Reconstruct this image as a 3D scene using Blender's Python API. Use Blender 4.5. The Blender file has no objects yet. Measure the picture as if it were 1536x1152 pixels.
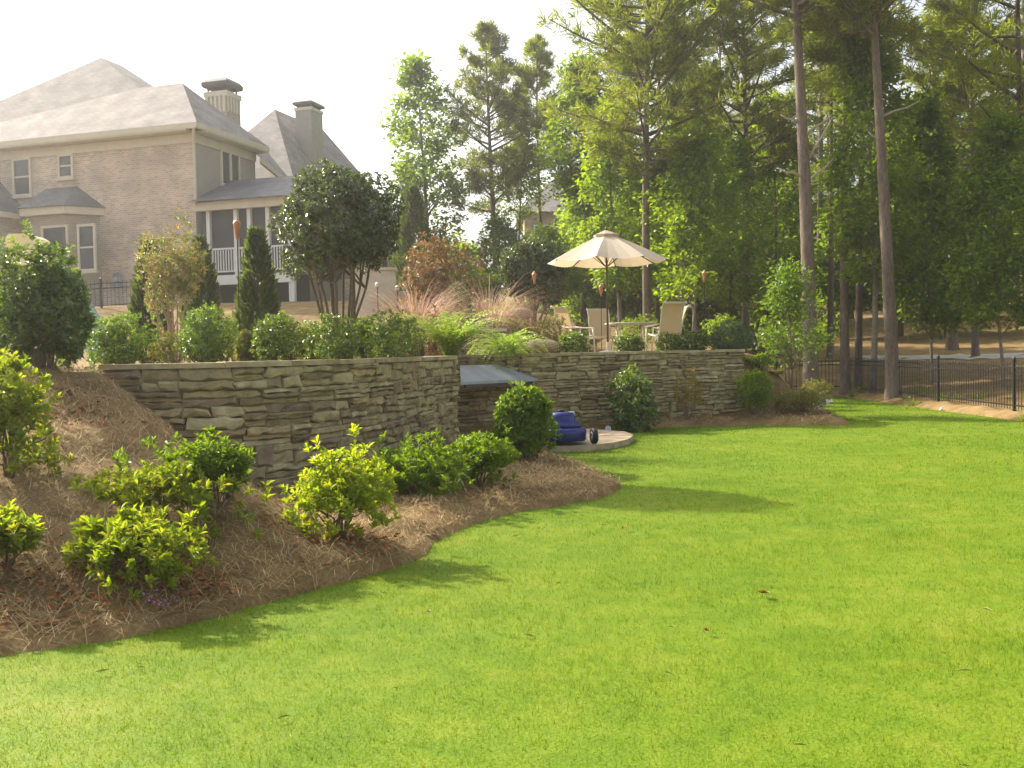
import bpy, math, random
import numpy as np
from math import radians, sin, cos, pi, tan, atan2, hypot
from mathutils import Vector, Matrix

S = bpy.context.scene
COL = S.collection

# ------------------------------------------------------------------ camera
F = 1500.0                      # focal length in photo pixels (photo is 1536 wide)
EYE = 1.6
PITCH = radians(1.91)
ROLL = radians(1.1)
_f = np.array([0, cos(PITCH), -sin(PITCH)])
_r0 = np.array([1.0, 0, 0]); _u0 = np.array([0, sin(PITCH), cos(PITCH)])
_r = _r0 * cos(ROLL) - _u0 * sin(ROLL)
_u = _u0 * cos(ROLL) + _r0 * sin(ROLL)
cam = bpy.data.cameras.new("camera"); cam_o = bpy.data.objects.new("camera", cam)
COL.objects.link(cam_o); S.camera = cam_o
cam.sensor_width = 36; cam.lens = 36 * F / 1536; cam.clip_start = 0.05; cam.clip_end = 2000
cam_o.matrix_world = Matrix(((_r[0], _u[0], -_f[0], 0), (_r[1], _u[1], -_f[1], 0), (_r[2], _u[2], -_f[2], EYE), (0, 0, 0, 1)))

# ------------------------------------------------------------------ sky, sun, exposure
SUN_EL, SUN_AZ = 35.0, -52.0    # degrees; azimuth measured from +Y, negative = left
w = bpy.data.worlds.new("World"); S.world = w; w.use_nodes = True
nt = w.node_tree; bg = nt.nodes['Background']
sk = nt.nodes.new('ShaderNodeTexSky'); sk.sky_type = 'NISHITA'; sk.sun_disc = False
sk.sun_elevation = radians(SUN_EL); sk.sun_rotation = radians(SUN_AZ)
sk.air_density = 1.0; sk.dust_density = 6.0; sk.ozone_density = 1.0
hs = nt.nodes.new('ShaderNodeHueSaturation'); hs.inputs['Saturation'].default_value = 0.45
nt.links.new(sk.outputs[0], hs.inputs['Color']); nt.links.new(hs.outputs[0], bg.inputs[0])
bg.inputs[1].default_value = 0.15
sl = bpy.data.lights.new("sun", 'SUN'); sl.energy = 4.5; sl.angle = radians(1.2); sl.color = (1.0, 0.90, 0.74)
so = bpy.data.objects.new("sun", sl); COL.objects.link(so)
_sd = Vector((sin(radians(SUN_AZ)) * cos(radians(SUN_EL)), cos(radians(SUN_AZ)) * cos(radians(SUN_EL)), sin(radians(SUN_EL))))
so.rotation_euler = _sd.to_track_quat('Z', 'Y').to_euler(); so.location = (-20, 20, 30)
S.view_settings.view_transform = 'Standard'; S.view_settings.look = 'None'
S.view_settings.gamma = 1.0; S.view_settings.exposure = 1.08
S.cycles.max_bounces = 8; S.cycles.transparent_max_bounces = 8
S.cycles.use_denoising = True


# ------------------------------------------------------------------ layout helpers
def P(px, py, Y):
    """world point at depth Y that the photo shows at pixel (px, py)"""
    d = _f + (px - 768) / F * _r - (py - 576) / F * _u
    d = d * (Y / d[1])
    return np.array([d[0], d[1], EYE + d[2]])


def X(px, Y):
    return float(P(px, 526, Y)[0])


def sstep(a, b, x):
    t = np.clip((np.asarray(x, float) - a) / (b - a), 0, 1)
    return t * t * (3 - 2 * t)


def catmull(pts, n=6, closed=False):
    pts = [np.array(p, float) for p in pts]; out = []
    N = len(pts); rng_ = range(N if closed else N - 1)
    for i in rng_:
        g = (lambda k: pts[k % N]) if closed else (lambda k: pts[min(max(k, 0), N - 1)])
        p0, p1, p2, p3 = g(i - 1), g(i), g(i + 1), g(i + 2)
        for k in range(n):
            t = k / n
            out.append(0.5 * ((2 * p1) + (-p0 + p2) * t + (2 * p0 - 5 * p1 + 4 * p2 - p3) * t * t + (-p0 + 3 * p1 - 3 * p2 + p3) * t ** 3))
    if not closed:
        out.append(pts[-1])
    return np.array(out)


def poly_sd(x, y, poly):
    """signed distance to a polygon, positive inside"""
    x = np.asarray(x, float); y = np.asarray(y, float)
    best = np.full(x.shape, 1e9); ins = np.zeros(x.shape, bool)
    n = len(poly)
    for i in range(n):
        ax, ay = poly[i]; bx, by = poly[(i + 1) % n]
        dx, dy = bx - ax, by - ay
        L2 = dx * dx + dy * dy + 1e-12
        t = np.clip(((x - ax) * dx + (y - ay) * dy) / L2, 0, 1)
        best = np.minimum(best, np.hypot(x - ax - t * dx, y - ay - t * dy))
        c = ((ay > y) != (by > y)) & (x < (bx - ax) * (y - ay) / (by - ay + 1e-12) + ax)
        ins ^= c
    return np.where(ins, best, -best)


# lawn outline (metres, z = 0)
bed_front = [(-9.0, 3.2), (-5.0, 4.45), (-2.77, 5.42), (-2.1, 5.85), (-1.6, 6.5), (-1.12, 7.15), (-0.78, 7.75), (-0.70, 8.35), (-0.42, 9.2), (-0.05, 9.8), (0.45, 10.25),
             (0.95, 10.8), (1.2, 11.6), (1.08, 12.6), (0.78, 13.9), (0.35, 15.0), (0.1, 16.6), (0.6, 18.6), (1.7, 19.6), (2.9, 20.0), (4.6, 20.2), (6.0, 19.9), (6.65, 19.9),
             (6.9, 20.8), (7.3, 23.2), (8.0, 26.5), (9.0, 29.2), (9.8, 30.8)]
LAWN = np.vstack([catmull(bed_front, 6), catmull([(10.1, 30.4), (10.1, 26.5), (10.1, 22.5), (10.2, 19.5), (10.3, 15), (11.2, 9), (11.5, -5)], 5), [(-9.0, -5.0)]])

# retaining walls (front face, plan) and the terrace they hold
WALL_A = catmull([(-4.25, 10.35), (-3.3, 10.1), (-2.45, 10.65), (-1.62, 12.3), (-0.85, 15.3)], 8)
WALL_B = catmull([(-2.1, 18.5), (-0.3, 19.15), (1.6, 20.0), (3.4, 20.9), (5.05, 21.7)], 6)
WALL_R = np.array([(-0.85, 15.3), (-1.25, 18.85)])
TERR = np.vstack([[(-80, 20), (-14, 11.9), (-7, 10.6)], WALL_A, [(-1.3, 18.8)], WALL_B[3:], [(5.7, 22.6), (6.3, 25.0), (6.8, 30), (6.0, 40), (0, 70), (-80, 90)]])
TOP = 1.54


def Hs(x, y):
    """ground height"""
    x = np.asarray(x, float); y = np.asarray(y, float)
    r1 = 0.105 * np.maximum(0, x - 10.5); r2 = 0.105 * np.maximum(0, y - 31.5)
    land = np.minimum(np.hypot(r1, r2), 9.0) + 0.03
    # berm rising on the left of the bed
    rx, ry = x + 2.8, y - 5.4
    d = -0.676 * rx + 0.737 * ry; t = 0.737 * rx + 0.676 * ry
    berm = np.clip(0.35 * d * (1 - sstep(1.9, 3.3, t)), 0, 1.42)
    dl = -poly_sd(x, y, LAWN)
    bed = np.where(dl > 0, 0.05 + 0.09 * sstep(0, 0.35, dl) + 0.05 * sstep(0.3, 2.0, dl), -0.10 + 0.15 * sstep(-0.12, 0.0, dl))
    rough = 0.018 * (np.sin(x * 5.1 + 1.7 * np.sin(y * 3.3)) + np.sin(y * 6.3 + 2.1 * np.sin(x * 2.7))) * sstep(0.05, 0.4, dl)
    low = np.where(dl > 0, np.maximum(land, bed) + rough, bed)
    low = np.maximum(low, np.where(dl > 0, berm + 0.05 + rough, -1))
    dt = poly_sd(x, y, TERR)
    wd = 0.37 + 1.3 * sstep(5.0, 6.2, x)
    m = sstep(0.42 - wd, 0.42, dt)
    top = 1.42 + 1.95 * sstep(24.5, 33.5, y) * sstep(7, -3, x) + 0.7 * sstep(26, 40, y) * sstep(-3, 7, x)
    return low * (1 - m) + np.maximum(top, low * 0) * m


def H(x, y):
    return float(Hs(np.array([x]), np.array([y]))[0])


# ------------------------------------------------------------------ mesh helpers
def np_mesh(name, V, Fc):
    V = np.ascontiguousarray(V, dtype=np.float32); Fc = np.ascontiguousarray(Fc, dtype=np.int32)
    me = bpy.data.meshes.new(name)
    me.vertices.add(len(V)); me.vertices.foreach_set('co', V.ravel())
    me.loops.add(Fc.size); me.loops.foreach_set('vertex_index', Fc.ravel())
    me.polygons.add(len(Fc)); me.polygons.foreach_set('loop_start', np.arange(0, Fc.size, Fc.shape[1], dtype=np.int32))
    me.update(calc_edges=True)
    return me


class MB:
    """collects polygons and builds ONE mesh; UVs are metres along each face"""
    def __init__(s):
        s.v = []; s.f = []

    def quad(s, *pts):
        b = len(s.v); s.v += [tuple(float(c) for c in p) for p in pts]; s.f.append(tuple(range(b, b + len(pts)))); return s

    def box(s, o, a, b, c):
        o, a, b, c = [np.array(k, float) for k in (o, a, b, c)]
        p = [o, o + a, o + a + b, o + b, o + c, o + a + c, o + a + b + c, o + b + c]
        n = len(s.v); s.v += [tuple(q) for q in p]
        s.f += [tuple(n + k for k in q) for q in ((0, 3, 2, 1), (4, 5, 6, 7), (0, 1, 5, 4), (1, 2, 6, 5), (2, 3, 7, 6), (3, 0, 4, 7))]
        return s

    def cbox(s, c, sx, sy, sz, rz=0.0):
        a = np.array([cos(rz), sin(rz), 0]) * sx; b = np.array([-sin(rz), cos(rz), 0]) * sy; z = np.array([0, 0, sz])
        return s.box(np.array(c, float) - a / 2 - b / 2, a, b, z)

    def beam(s, p, q, wd, h):
        p = np.array(p, float); q = np.array(q, float); d = q - p
        up = np.array([0, 0, 1.0]) if abs(d[2]) < 0.95 * np.linalg.norm(d) else np.array([1.0, 0, 0])
        a = np.cross(d, up); a = a / np.linalg.norm(a); b = np.cross(a, d); b = b / np.linalg.norm(b)
        return s.box(p - a * wd / 2 - b * h / 2, d, a * wd, b * h)

    def tube(s, pts, rad, n=8, cap=True):
        pts = [np.array(p, float) for p in pts]
        if not hasattr(rad, '__len__'):
            rad = [rad] * len(pts)
        base = len(s.v); a = None
        for i, p in enumerate(pts):
            d = pts[min(i + 1, len(pts) - 1)] - pts[max(i - 1, 0)]; d = d / (np.linalg.norm(d) + 1e-9)
            if a is None:
                a = np.cross(d, (0.31, 0.87, 0.21) if abs(d[2]) > 0.9 else (0, 0, 1.0))
            a = a - d * np.dot(a, d); a = a / (np.linalg.norm(a) + 1e-9); b = np.cross(d, a)
            for k in range(n):
                t = 2 * pi * k / n
                s.v.append(tuple(p + rad[i] * (cos(t) * a + sin(t) * b)))
        for i in range(len(pts) - 1):
            for k in range(n):
                s.f.append((base + i * n + k, base + i * n + (k + 1) % n, base + (i + 1) * n + (k + 1) % n, base + (i + 1) * n + k))
        if cap:
            s.f.append(tuple(base + k for k in range(n))[::-1]); e = base + (len(pts) - 1) * n
            s.f.append(tuple(e + k for k in range(n)))
        return s

    def lathe(s, prof, n=16, o=(0, 0, 0)):
        """prof: (radius, z) from bottom to top"""
        base = len(s.v)
        for r, z in prof:
            for k in range(n):
                t = 2 * pi * k / n
                s.v.append((o[0] + r * cos(t), o[1] + r * sin(t), o[2] + z))
        for i in range(len(prof) - 1):
            for k in range(n):
                s.f.append((base + i * n + k, base + i * n + (k + 1) % n, base + (i + 1) * n + (k + 1) % n, base + (i + 1) * n + k))
        s.f.append(tuple(base + k for k in range(n))[::-1])
        e = base + (len(prof) - 1) * n; s.f.append(tuple(e + k for k in range(n)))
        return s

    def mesh(s, name, smooth=False, bevel=0):
        me = bpy.data.meshes.new(name); me.from_pydata(s.v, [], s.f); me.update()
        if bevel:
            import bmesh
            bm = bmesh.new(); bm.from_mesh(me)
            bmesh.ops.remove_doubles(bm, verts=bm.verts, dist=1e-5)
            bmesh.ops.bevel(bm, geom=list(bm.edges), offset=bevel, segments=2, affect='EDGES', profile=0.6)
            bm.to_mesh(me); bm.free()
        uv = me.uv_layers.new(name='UVMap')
        for p in me.polygons:
            n = p.normal; t = Vector((0, 0, 1)).cross(n)
            t = t.normalized() if t.length > 1e-4 else Vector((1, 0, 0)); b = n.cross(t)
            for li in p.loop_indices:
                c = me.vertices[me.loops[li].vertex_index].co
                uv.data[li].uv = (c.dot(t), c.dot(b))
        if smooth:
            me.polygons.foreach_set('use_smooth', [True] * len(me.polygons)); me.update()
        return me

    def build(s, name, m, parent=None, smooth=False, bevel=0, world=True):
        return link(name, s.mesh(name, smooth, bevel), m, parent, world)


def link(name, me, m, parent=None, world=False):
    """link mesh data as an object; world=True: vertices are in world space"""
    if m is not None and not me.materials:
        me.materials.append(m)
    o = bpy.data.objects.new(name, me); COL.objects.link(o)
    if parent is not None:
        o.parent = parent
        if world:
            o.matrix_parent_inverse = wm(parent).inverted()
    return o


def wm(o):
    m = Matrix.LocRotScale(o.location, o.rotation_euler, o.scale)
    return (wm(o.parent) @ o.matrix_parent_inverse @ m) if o.parent else m


def thing(name, label, cat, loc=(0, 0, 0), rz=0.0, group=None, scale=1.0):
    o = bpy.data.objects.new(name, None); COL.objects.link(o)
    o.empty_display_size = 0.2
    o.location = [float(c) for c in loc]; o.rotation_euler = (0, 0, rz); o.scale = (scale,) * 3
    return tag(o, label, cat, group)


def tag(o, label, cat, group=None):
    o['label'] = label; o['category'] = cat
    if group:
        o['group'] = group
    return o


def struct(name, me, m, kind='structure'):
    o = link(name, me, m); o['kind'] = kind
    return o


# ------------------------------------------------------------------ materials
def newmat(name):
    m = bpy.data.materials.new(name); m.use_nodes = True
    return m, m.node_tree, m.node_tree.nodes['Principled BSDF']


def N(nt, t, **kw):
    n = nt.nodes.new(t)
    for k, v in kw.items():
        setattr(n, k, v)
    return n


def ramp(nt, cols, pos=None):
    r = nt.nodes.new('ShaderNodeValToRGB'); e = r.color_ramp.elements
    pos = pos or [i / (len(cols) - 1) for i in range(len(cols))]
    while len(e) < len(cols):
        e.new(0.5)
    for i, c in enumerate(cols):
        e[i].position = pos[i]; e[i].color = (*c, 1)
    return r


def plain(name, col, rough=0.6, metal=0.0, var=0.12, scale=4.0, bump=0.0, bscale=40.0):
    m, nt, b = newmat(name)
    tc = N(nt, 'ShaderNodeTexCoord'); nz = N(nt, 'ShaderNodeTexNoise'); nz.inputs['Scale'].default_value = scale; nz.inputs['Detail'].default_value = 6
    nt.links.new(tc.outputs['Object'], nz.inputs['Vector'])
    c = np.array(col); r = ramp(nt, [tuple(c * (1 - var)), tuple(np.minimum(c * (1 + var), 1))], [0.3, 0.7])
    nt.links.new(nz.outputs['Fac'], r.inputs[0]); nt.links.new(r.outputs[0], b.inputs['Base Color'])
    b.inputs['Roughness'].default_value = rough; b.inputs['Metallic'].default_value = metal
    if bump:
        n2 = N(nt, 'ShaderNodeTexNoise'); n2.inputs['Scale'].default_value = bscale; n2.inputs['Detail'].default_value = 5
        nt.links.new(tc.outputs['Object'], n2.inputs['Vector'])
        bp = N(nt, 'ShaderNodeBump'); bp.inputs['Strength'].default_value = bump; bp.inputs['Distance'].default_value = 0.02
        nt.links.new(n2.outputs['Fac'], bp.inputs['Height']); nt.links.new(bp.outputs[0], b.inputs['Normal'])
    return m


def leafmat(name, cols, trans=0.4, tcol=(1.5, 1.6, 0.6), rough=0.45, spec=0.4):
    m, nt, b = newmat(name)
    g = N(nt, 'ShaderNodeNewGeometry'); r = ramp(nt, cols)
    nt.links.new(g.outputs['Random Per Island'], r.inputs[0])
    oi = N(nt, 'ShaderNodeObjectInfo'); mr = N(nt, 'ShaderNodeMapRange')
    mr.inputs['To Min'].default_value = 0.82; mr.inputs['To Max'].default_value = 1.18
    nt.links.new(oi.outputs['Random'], mr.inputs['Value'])
    mul = N(nt, 'ShaderNodeVectorMath', operation='SCALE'); nt.links.new(r.outputs[0], mul.inputs[0]); nt.links.new(mr.outputs[0], mul.inputs['Scale'])
    nt.links.new(mul.outputs[0], b.inputs['Base Color'])
    b.inputs['Roughness'].default_value = rough; b.inputs['Specular IOR Level'].default_value = spec
    t = N(nt, 'ShaderNodeBsdfTranslucent'); mm = N(nt, 'ShaderNodeVectorMath', operation='MULTIPLY')
    mm.inputs[1].default_value = tcol; nt.links.new(mul.outputs[0], mm.inputs[0]); nt.links.new(mm.outputs[0], t.inputs['Color'])
    mx = N(nt, 'ShaderNodeMixShader'); mx.inputs[0].default_value = trans
    out = nt.nodes['Material Output']
    nt.links.new(b.outputs[0], mx.inputs[1]); nt.links.new(t.outputs[0], mx.inputs[2]); nt.links.new(mx.outputs[0], out.inputs['Surface'])
    return m


def island(name, cols, rough=0.85, bump=0.4, bscale=18.0, nmix=0.35, spec=0.2):
    """each separate piece of the mesh gets its own colour; noise inside"""
    m, nt, b = newmat(name)
    g = N(nt, 'ShaderNodeNewGeometry'); r = ramp(nt, cols); nt.links.new(g.outputs['Random Per Island'], r.inputs[0])
    tc = N(nt, 'ShaderNodeTexCoord'); nz = N(nt, 'ShaderNodeTexNoise'); nz.inputs['Scale'].default_value = bscale * 0.35; nz.inputs['Detail'].default_value = 8
    nt.links.new(tc.outputs['Object'], nz.inputs['Vector'])
    r2 = ramp(nt, [(1 - nmix,) * 3, (1 + nmix,) * 3], [0.3, 0.7]); nt.links.new(nz.outputs['Fac'], r2.inputs[0])
    mm = N(nt, 'ShaderNodeVectorMath', operation='MULTIPLY'); nt.links.new(r.outputs[0], mm.inputs[0]); nt.links.new(r2.outputs[0], mm.inputs[1])
    nt.links.new(mm.outputs[0], b.inputs['Base Color']); b.inputs['Roughness'].default_value = rough; b.inputs['Specular IOR Level'].default_value = spec
    if bump:
        n2 = N(nt, 'ShaderNodeTexNoise'); n2.inputs['Scale'].default_value = bscale; n2.inputs['Detail'].default_value = 8
        nt.links.new(tc.outputs['Object'], n2.inputs['Vector'])
        bp = N(nt, 'ShaderNodeBump'); bp.inputs['Strength'].default_value = bump; bp.inputs['Distance'].default_value = 0.03
        nt.links.new(n2.outputs['Fac'], bp.inputs['Height']); nt.links.new(bp.outputs[0], b.inputs['Normal'])
    return m


def brickmat(name, c1, c2, mortar, bw, bh, msize=0.012, rough=0.85, bump=0.5, var=0.3):
    m, nt, b = newmat(name)
    uv = N(nt, 'ShaderNodeTexCoord')
    br = N(nt, 'ShaderNodeTexBrick'); br.inputs['Scale'].default_value = 1.0
    br.inputs['Color1'].default_value = (*c1, 1); br.inputs['Color2'].default_value = (*c2, 1); br.inputs['Mortar'].default_value = (*mortar, 1)
    br.inputs['Brick Width'].default_value = bw; br.inputs['Row Height'].default_value = bh; br.inputs['Mortar Size'].default_value = msize
    nt.links.new(uv.outputs['UV'], br.inputs['Vector'])
    nz = N(nt, 'ShaderNodeTexNoise'); nz.inputs['Scale'].default_value = 1.3; nz.inputs['Detail'].default_value = 8
    nt.links.new(uv.outputs['UV'], nz.inputs['Vector'])
    r = ramp(nt, [(1 - var,) * 3, (1 + var,) * 3], [0.3, 0.7]); nt.links.new(nz.outputs['Fac'], r.inputs[0])
    mm = N(nt, 'ShaderNodeVectorMath', operation='MULTIPLY'); nt.links.new(br.outputs['Color'], mm.inputs[0]); nt.links.new(r.outputs[0], mm.inputs[1])
    nt.links.new(mm.outputs[0], b.inputs['Base Color']); b.inputs['Roughness'].default_value = rough
    bp = N(nt, 'ShaderNodeBump'); bp.inputs['Strength'].default_value = bump; bp.inputs['Distance'].default_value = 0.02; bp.invert = True
    nt.links.new(br.outputs['Fac'], bp.inputs['Height']); nt.links.new(bp.outputs[0], b.inputs['Normal'])
    return m


def groundmat(name, cols, pos, scales=(0.35, 3.0, 40.0), bump=0.6, rough=0.95, zs=1.0):
    m, nt, b = newmat(name)
    tc = N(nt, 'ShaderNodeTexCoord'); acc = None
    mp = N(nt, 'ShaderNodeMapping'); mp.inputs['Scale'].default_value = (1, 1, zs); nt.links.new(tc.outputs['Object'], mp.inputs['Vector'])
    for sc_, wt in zip(scales, (0.35, 0.3, 0.35)):
        nz = N(nt, 'ShaderNodeTexNoise'); nz.inputs['Scale'].default_value = sc_; nz.inputs['Detail'].default_value = 8; nz.inputs['Roughness'].default_value = 0.65
        nt.links.new(mp.outputs['Vector'], nz.inputs['Vector'])
        ma = N(nt, 'ShaderNodeMath', operation='MULTIPLY'); ma.inputs[1].default_value = wt; nt.links.new(nz.outputs['Fac'], ma.inputs[0])
        if acc is None:
            acc = ma
        else:
            ad = N(nt, 'ShaderNodeMath', operation='ADD'); nt.links.new(acc.outputs[0], ad.inputs[0]); nt.links.new(ma.outputs[0], ad.inputs[1]); acc = ad
    r = ramp(nt, cols, pos); nt.links.new(acc.outputs[0], r.inputs[0]); nt.links.new(r.outputs[0], b.inputs['Base Color'])
    b.inputs['Roughness'].default_value = rough; b.inputs['Specular IOR Level'].default_value = 0.15
    bp = N(nt, 'ShaderNodeBump'); bp.inputs['Strength'].default_value = bump; bp.inputs['Distance'].default_value = 0.03
    nt.links.new(acc.outputs[0], bp.inputs['Height']); nt.links.new(bp.outputs[0], b.inputs['Normal'])
    return m


def grassmat(name, sheet):
    m, nt, b = newmat(name)
    tc = N(nt, 'ShaderNodeTexCoord')
    n1 = N(nt, 'ShaderNodeTexNoise'); n1.inputs['Scale'].default_value = 0.55; n1.inputs['Detail'].default_value = 5; n1.inputs['Roughness'].default_value = 0.6
    n2 = N(nt, 'ShaderNodeTexNoise'); n2.inputs['Scale'].default_value = 3.2; n2.inputs['Detail'].default_value = 8; n2.inputs['Roughness'].default_value = 0.7
    nt.links.new(tc.outputs['Object'], n1.inputs['Vector']); nt.links.new(tc.outputs['Object'], n2.inputs['Vector'])
    mx = N(nt, 'ShaderNodeMath', operation='MULTIPLY_ADD'); mx.inputs[1].default_value = 0.45
    m2 = N(nt, 'ShaderNodeMath', operation='MULTIPLY'); m2.inputs[1].default_value = 0.55
    nt.links.new(n2.outputs['Fac'], m2.inputs[0]); nt.links.new(n1.outputs['Fac'], mx.inputs[0]); nt.links.new(m2.outputs[0], mx.inputs[2])
    fac = mx
    if not sheet:
        g = N(nt, 'ShaderNodeNewGeometry')
        m3 = N(nt, 'ShaderNodeMath', operation='MULTIPLY_ADD'); m3.inputs[1].default_value = 0.14; m3.inputs[2].default_value = -0.07
        nt.links.new(g.outputs['Random Per Island'], m3.inputs[0])
        ad = N(nt, 'ShaderNodeMath', operation='ADD'); nt.links.new(mx.outputs[0], ad.inputs[0]); nt.links.new(m3.outputs[0], ad.inputs[1]); fac = ad
    cols = GRASS_SHEET if sheet else GRASS_BLADE
    r = ramp(nt, cols, [0.34, 0.47, 0.56, 0.68]); nt.links.new(fac.outputs[0], r.inputs[0])
    nt.links.new(r.outputs[0], b.inputs['Base Color']); b.inputs['Roughness'].default_value = 0.75; b.inputs['Specular IOR Level'].default_value = 0.12
    if sheet:
        n3 = N(nt, 'ShaderNodeTexNoise'); n3.inputs['Scale'].default_value = 60; n3.inputs['Detail'].default_value = 6
        nt.links.new(tc.outputs['Object'], n3.inputs['Vector'])
        bp = N(nt, 'ShaderNodeBump'); bp.inputs['Strength'].default_value = 0.35; bp.inputs['Distance'].default_value = 0.03
        nt.links.new(n3.outputs['Fac'], bp.inputs['Height']); nt.links.new(bp.outputs[0], b.inputs['Normal'])
    else:
        t = N(nt, 'ShaderNodeBsdfTranslucent'); mm = N(nt, 'ShaderNodeVectorMath', operation='MULTIPLY'); mm.inputs[1].default_value = (1.5, 1.5, 0.8)
        nt.links.new(r.outputs[0], mm.inputs[0]); nt.links.new(mm.outputs[0], t.inputs['Color'])
        ms = N(nt, 'ShaderNodeMixShader'); ms.inputs[0].default_value = 0.55
        nt.links.new(b.outputs[0], ms.inputs[1]); nt.links.new(t.outputs[0], ms.inputs[2]); nt.links.new(ms.outputs[0], nt.nodes['Material Output'].inputs['Surface'])
    return m


GRASS_SHEET = [(0.074, 0.140, 0.006), (0.106, 0.174, 0.007), (0.138, 0.194, 0.011), (0.20, 0.215, 0.035)]
GRASS_BLADE = [(0.078, 0.148, 0.006), (0.111, 0.181, 0.007), (0.144, 0.202, 0.012), (0.21, 0.225, 0.04)]
M = {}
M['straw'] = groundmat('pine_straw_ground', [(0.075, 0.047, 0.018), (0.21, 0.14, 0.056), (0.38, 0.28, 0.135)], [0.36, 0.5, 0.64])
M['lawn'] = grassmat('lawn_turf', True)
M['blade'] = grassmat('grass_blade', False)
M['needle'] = island('straw_needle', [(0.13, 0.075, 0.028), (0.35, 0.235, 0.10), (0.56, 0.43, 0.23), (0.24, 0.145, 0.055)], bump=0, nmix=0.1)
M['drygrass'] = island('dry_grass_blade', [(0.50, 0.45, 0.18), (0.62, 0.56, 0.28)], bump=0, nmix=0.1)
M['litter'] = island('dead_leaf', [(0.22, 0.06, 0.015), (0.36, 0.13, 0.03), (0.28, 0.16, 0.06)], bump=0, nmix=0.2)
M['stone'] = island('ledge_stone', [(0.32, 0.27, 0.135), (0.40, 0.34, 0.175), (0.21, 0.155, 0.085), (0.46, 0.40, 0.225), (0.35, 0.30, 0.155), (0.42, 0.325, 0.17), (0.26, 0.195, 0.13)], bump=0.5, bscale=22, nmix=0.3)
M['mortar'] = plain('dark_joint', (0.19, 0.155, 0.095), 0.95)
M['cap'] = island('cap_stone', [(0.38, 0.31, 0.17), (0.46, 0.38, 0.23), (0.31, 0.245, 0.13)], bump=0.4, bscale=14)
M['flag'] = island('flagstone', [(0.42, 0.33, 0.22), (0.48, 0.38, 0.26), (0.38, 0.29, 0.18)], bump=0.4, bscale=12)
M['slate'] = plain('blue_slate', (0.34, 0.38, 0.42), 0.5, var=0.2, scale=3, bump=0.3, bscale=12)
M['darkslate'] = brickmat('dark_slate_block', (0.10, 0.105, 0.11), (0.14, 0.14, 0.145), (0.05, 0.05, 0.05), 0.3, 0.1)
M['palecap'] = plain('pale_coping', (0.62, 0.57, 0.47), 0.7)
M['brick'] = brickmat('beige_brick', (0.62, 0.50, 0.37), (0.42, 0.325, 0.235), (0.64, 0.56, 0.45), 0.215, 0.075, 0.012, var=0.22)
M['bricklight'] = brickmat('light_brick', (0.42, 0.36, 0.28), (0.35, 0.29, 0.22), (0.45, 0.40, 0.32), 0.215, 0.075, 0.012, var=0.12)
M['siding'] = plain('taupe_siding', (0.36, 0.33, 0.27), 0.7, var=0.06)
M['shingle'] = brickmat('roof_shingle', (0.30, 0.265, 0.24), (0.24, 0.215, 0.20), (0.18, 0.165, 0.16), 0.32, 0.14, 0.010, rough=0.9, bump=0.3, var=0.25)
M['shingle_dark'] = brickmat('dark_grey_roof_shingle', (0.17, 0.165, 0.17), (0.135, 0.135, 0.14), (0.10, 0.10, 0.10), 0.32, 0.14, 0.010, rough=0.9, bump=0.3, var=0.2)  # darker grey shingle of the bay, porch and garage roofs
M['cream'] = plain('cream_trim', (0.64, 0.58, 0.44), 0.6, var=0.05)
M['white'] = plain('white_paint', (0.72, 0.72, 0.69), 0.55, var=0.05)
M['screen'] = plain('dark_screen', (0.06, 0.06, 0.065), 0.7, var=0.15, scale=1.5)
M['glass'] = plain('window_glass', (0.05, 0.053, 0.056), 0.25, var=0.2, scale=0.7)
M['deckshade'] = plain('under_deck_shade', (0.09, 0.07, 0.055), 0.85)
M['metal'] = plain('dark_cap_metal', (0.10, 0.09, 0.08), 0.5, metal=0.5)
M['black'] = plain('black_aluminium', (0.012, 0.012, 0.013), 0.4, var=0.1)
M['greybox'] = plain('grey_metal_box', (0.30, 0.31, 0.32), 0.5)
M['bark'] = groundmat('pine_bark', [(0.06, 0.046, 0.034), (0.17, 0.133, 0.105), (0.29, 0.235, 0.19)], [0.36, 0.5, 0.64], scales=(2.0, 14.0, 40.0), bump=1.0, zs=0.22)
M['barkpale'] = groundmat('smooth_bark', [(0.11, 0.095, 0.075), (0.21, 0.185, 0.15), (0.30, 0.27, 0.22)], [0.36, 0.5, 0.64], scales=(2.0, 10.0, 40.0), bump=0.5)
M['deadwood'] = plain('bare_dead_limb', (0.40, 0.33, 0.25), 0.8)
M['stem'] = plain('shrub_stem', (0.17, 0.125, 0.085), 0.85, var=0.25, scale=20)
M['stempale'] = plain('pale_stem', (0.38, 0.29, 0.20), 0.8, var=0.2, scale=20)
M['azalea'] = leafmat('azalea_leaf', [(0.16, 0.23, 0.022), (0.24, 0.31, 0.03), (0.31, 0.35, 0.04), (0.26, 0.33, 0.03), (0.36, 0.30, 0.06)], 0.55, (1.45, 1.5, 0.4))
M['azaleadark'] = leafmat('azalea_dark_leaf', [(0.10, 0.17, 0.02), (0.15, 0.22, 0.025), (0.19, 0.26, 0.03)], 0.55, (1.45, 1.5, 0.4))  # darker green leaf for some azaleas and shrubs
M['holly'] = leafmat('holly_leaf', [(0.085, 0.135, 0.020), (0.13, 0.185, 0.026), (0.195, 0.25, 0.04)], 0.40, (1.5, 1.7, 0.5), rough=0.27, spec=0.7)
M['camellia'] = leafmat('camellia_leaf', [(0.075, 0.115, 0.028), (0.115, 0.165, 0.036), (0.18, 0.23, 0.05)], 0.38, (1.5, 1.7, 0.5), rough=0.24, spec=0.8)
M['dome'] = leafmat('waxleaf', [(0.060, 0.085, 0.022), (0.085, 0.115, 0.03), (0.125, 0.155, 0.042)], 0.34, (1.5, 1.6, 0.5), rough=0.22, spec=1.0)
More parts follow.
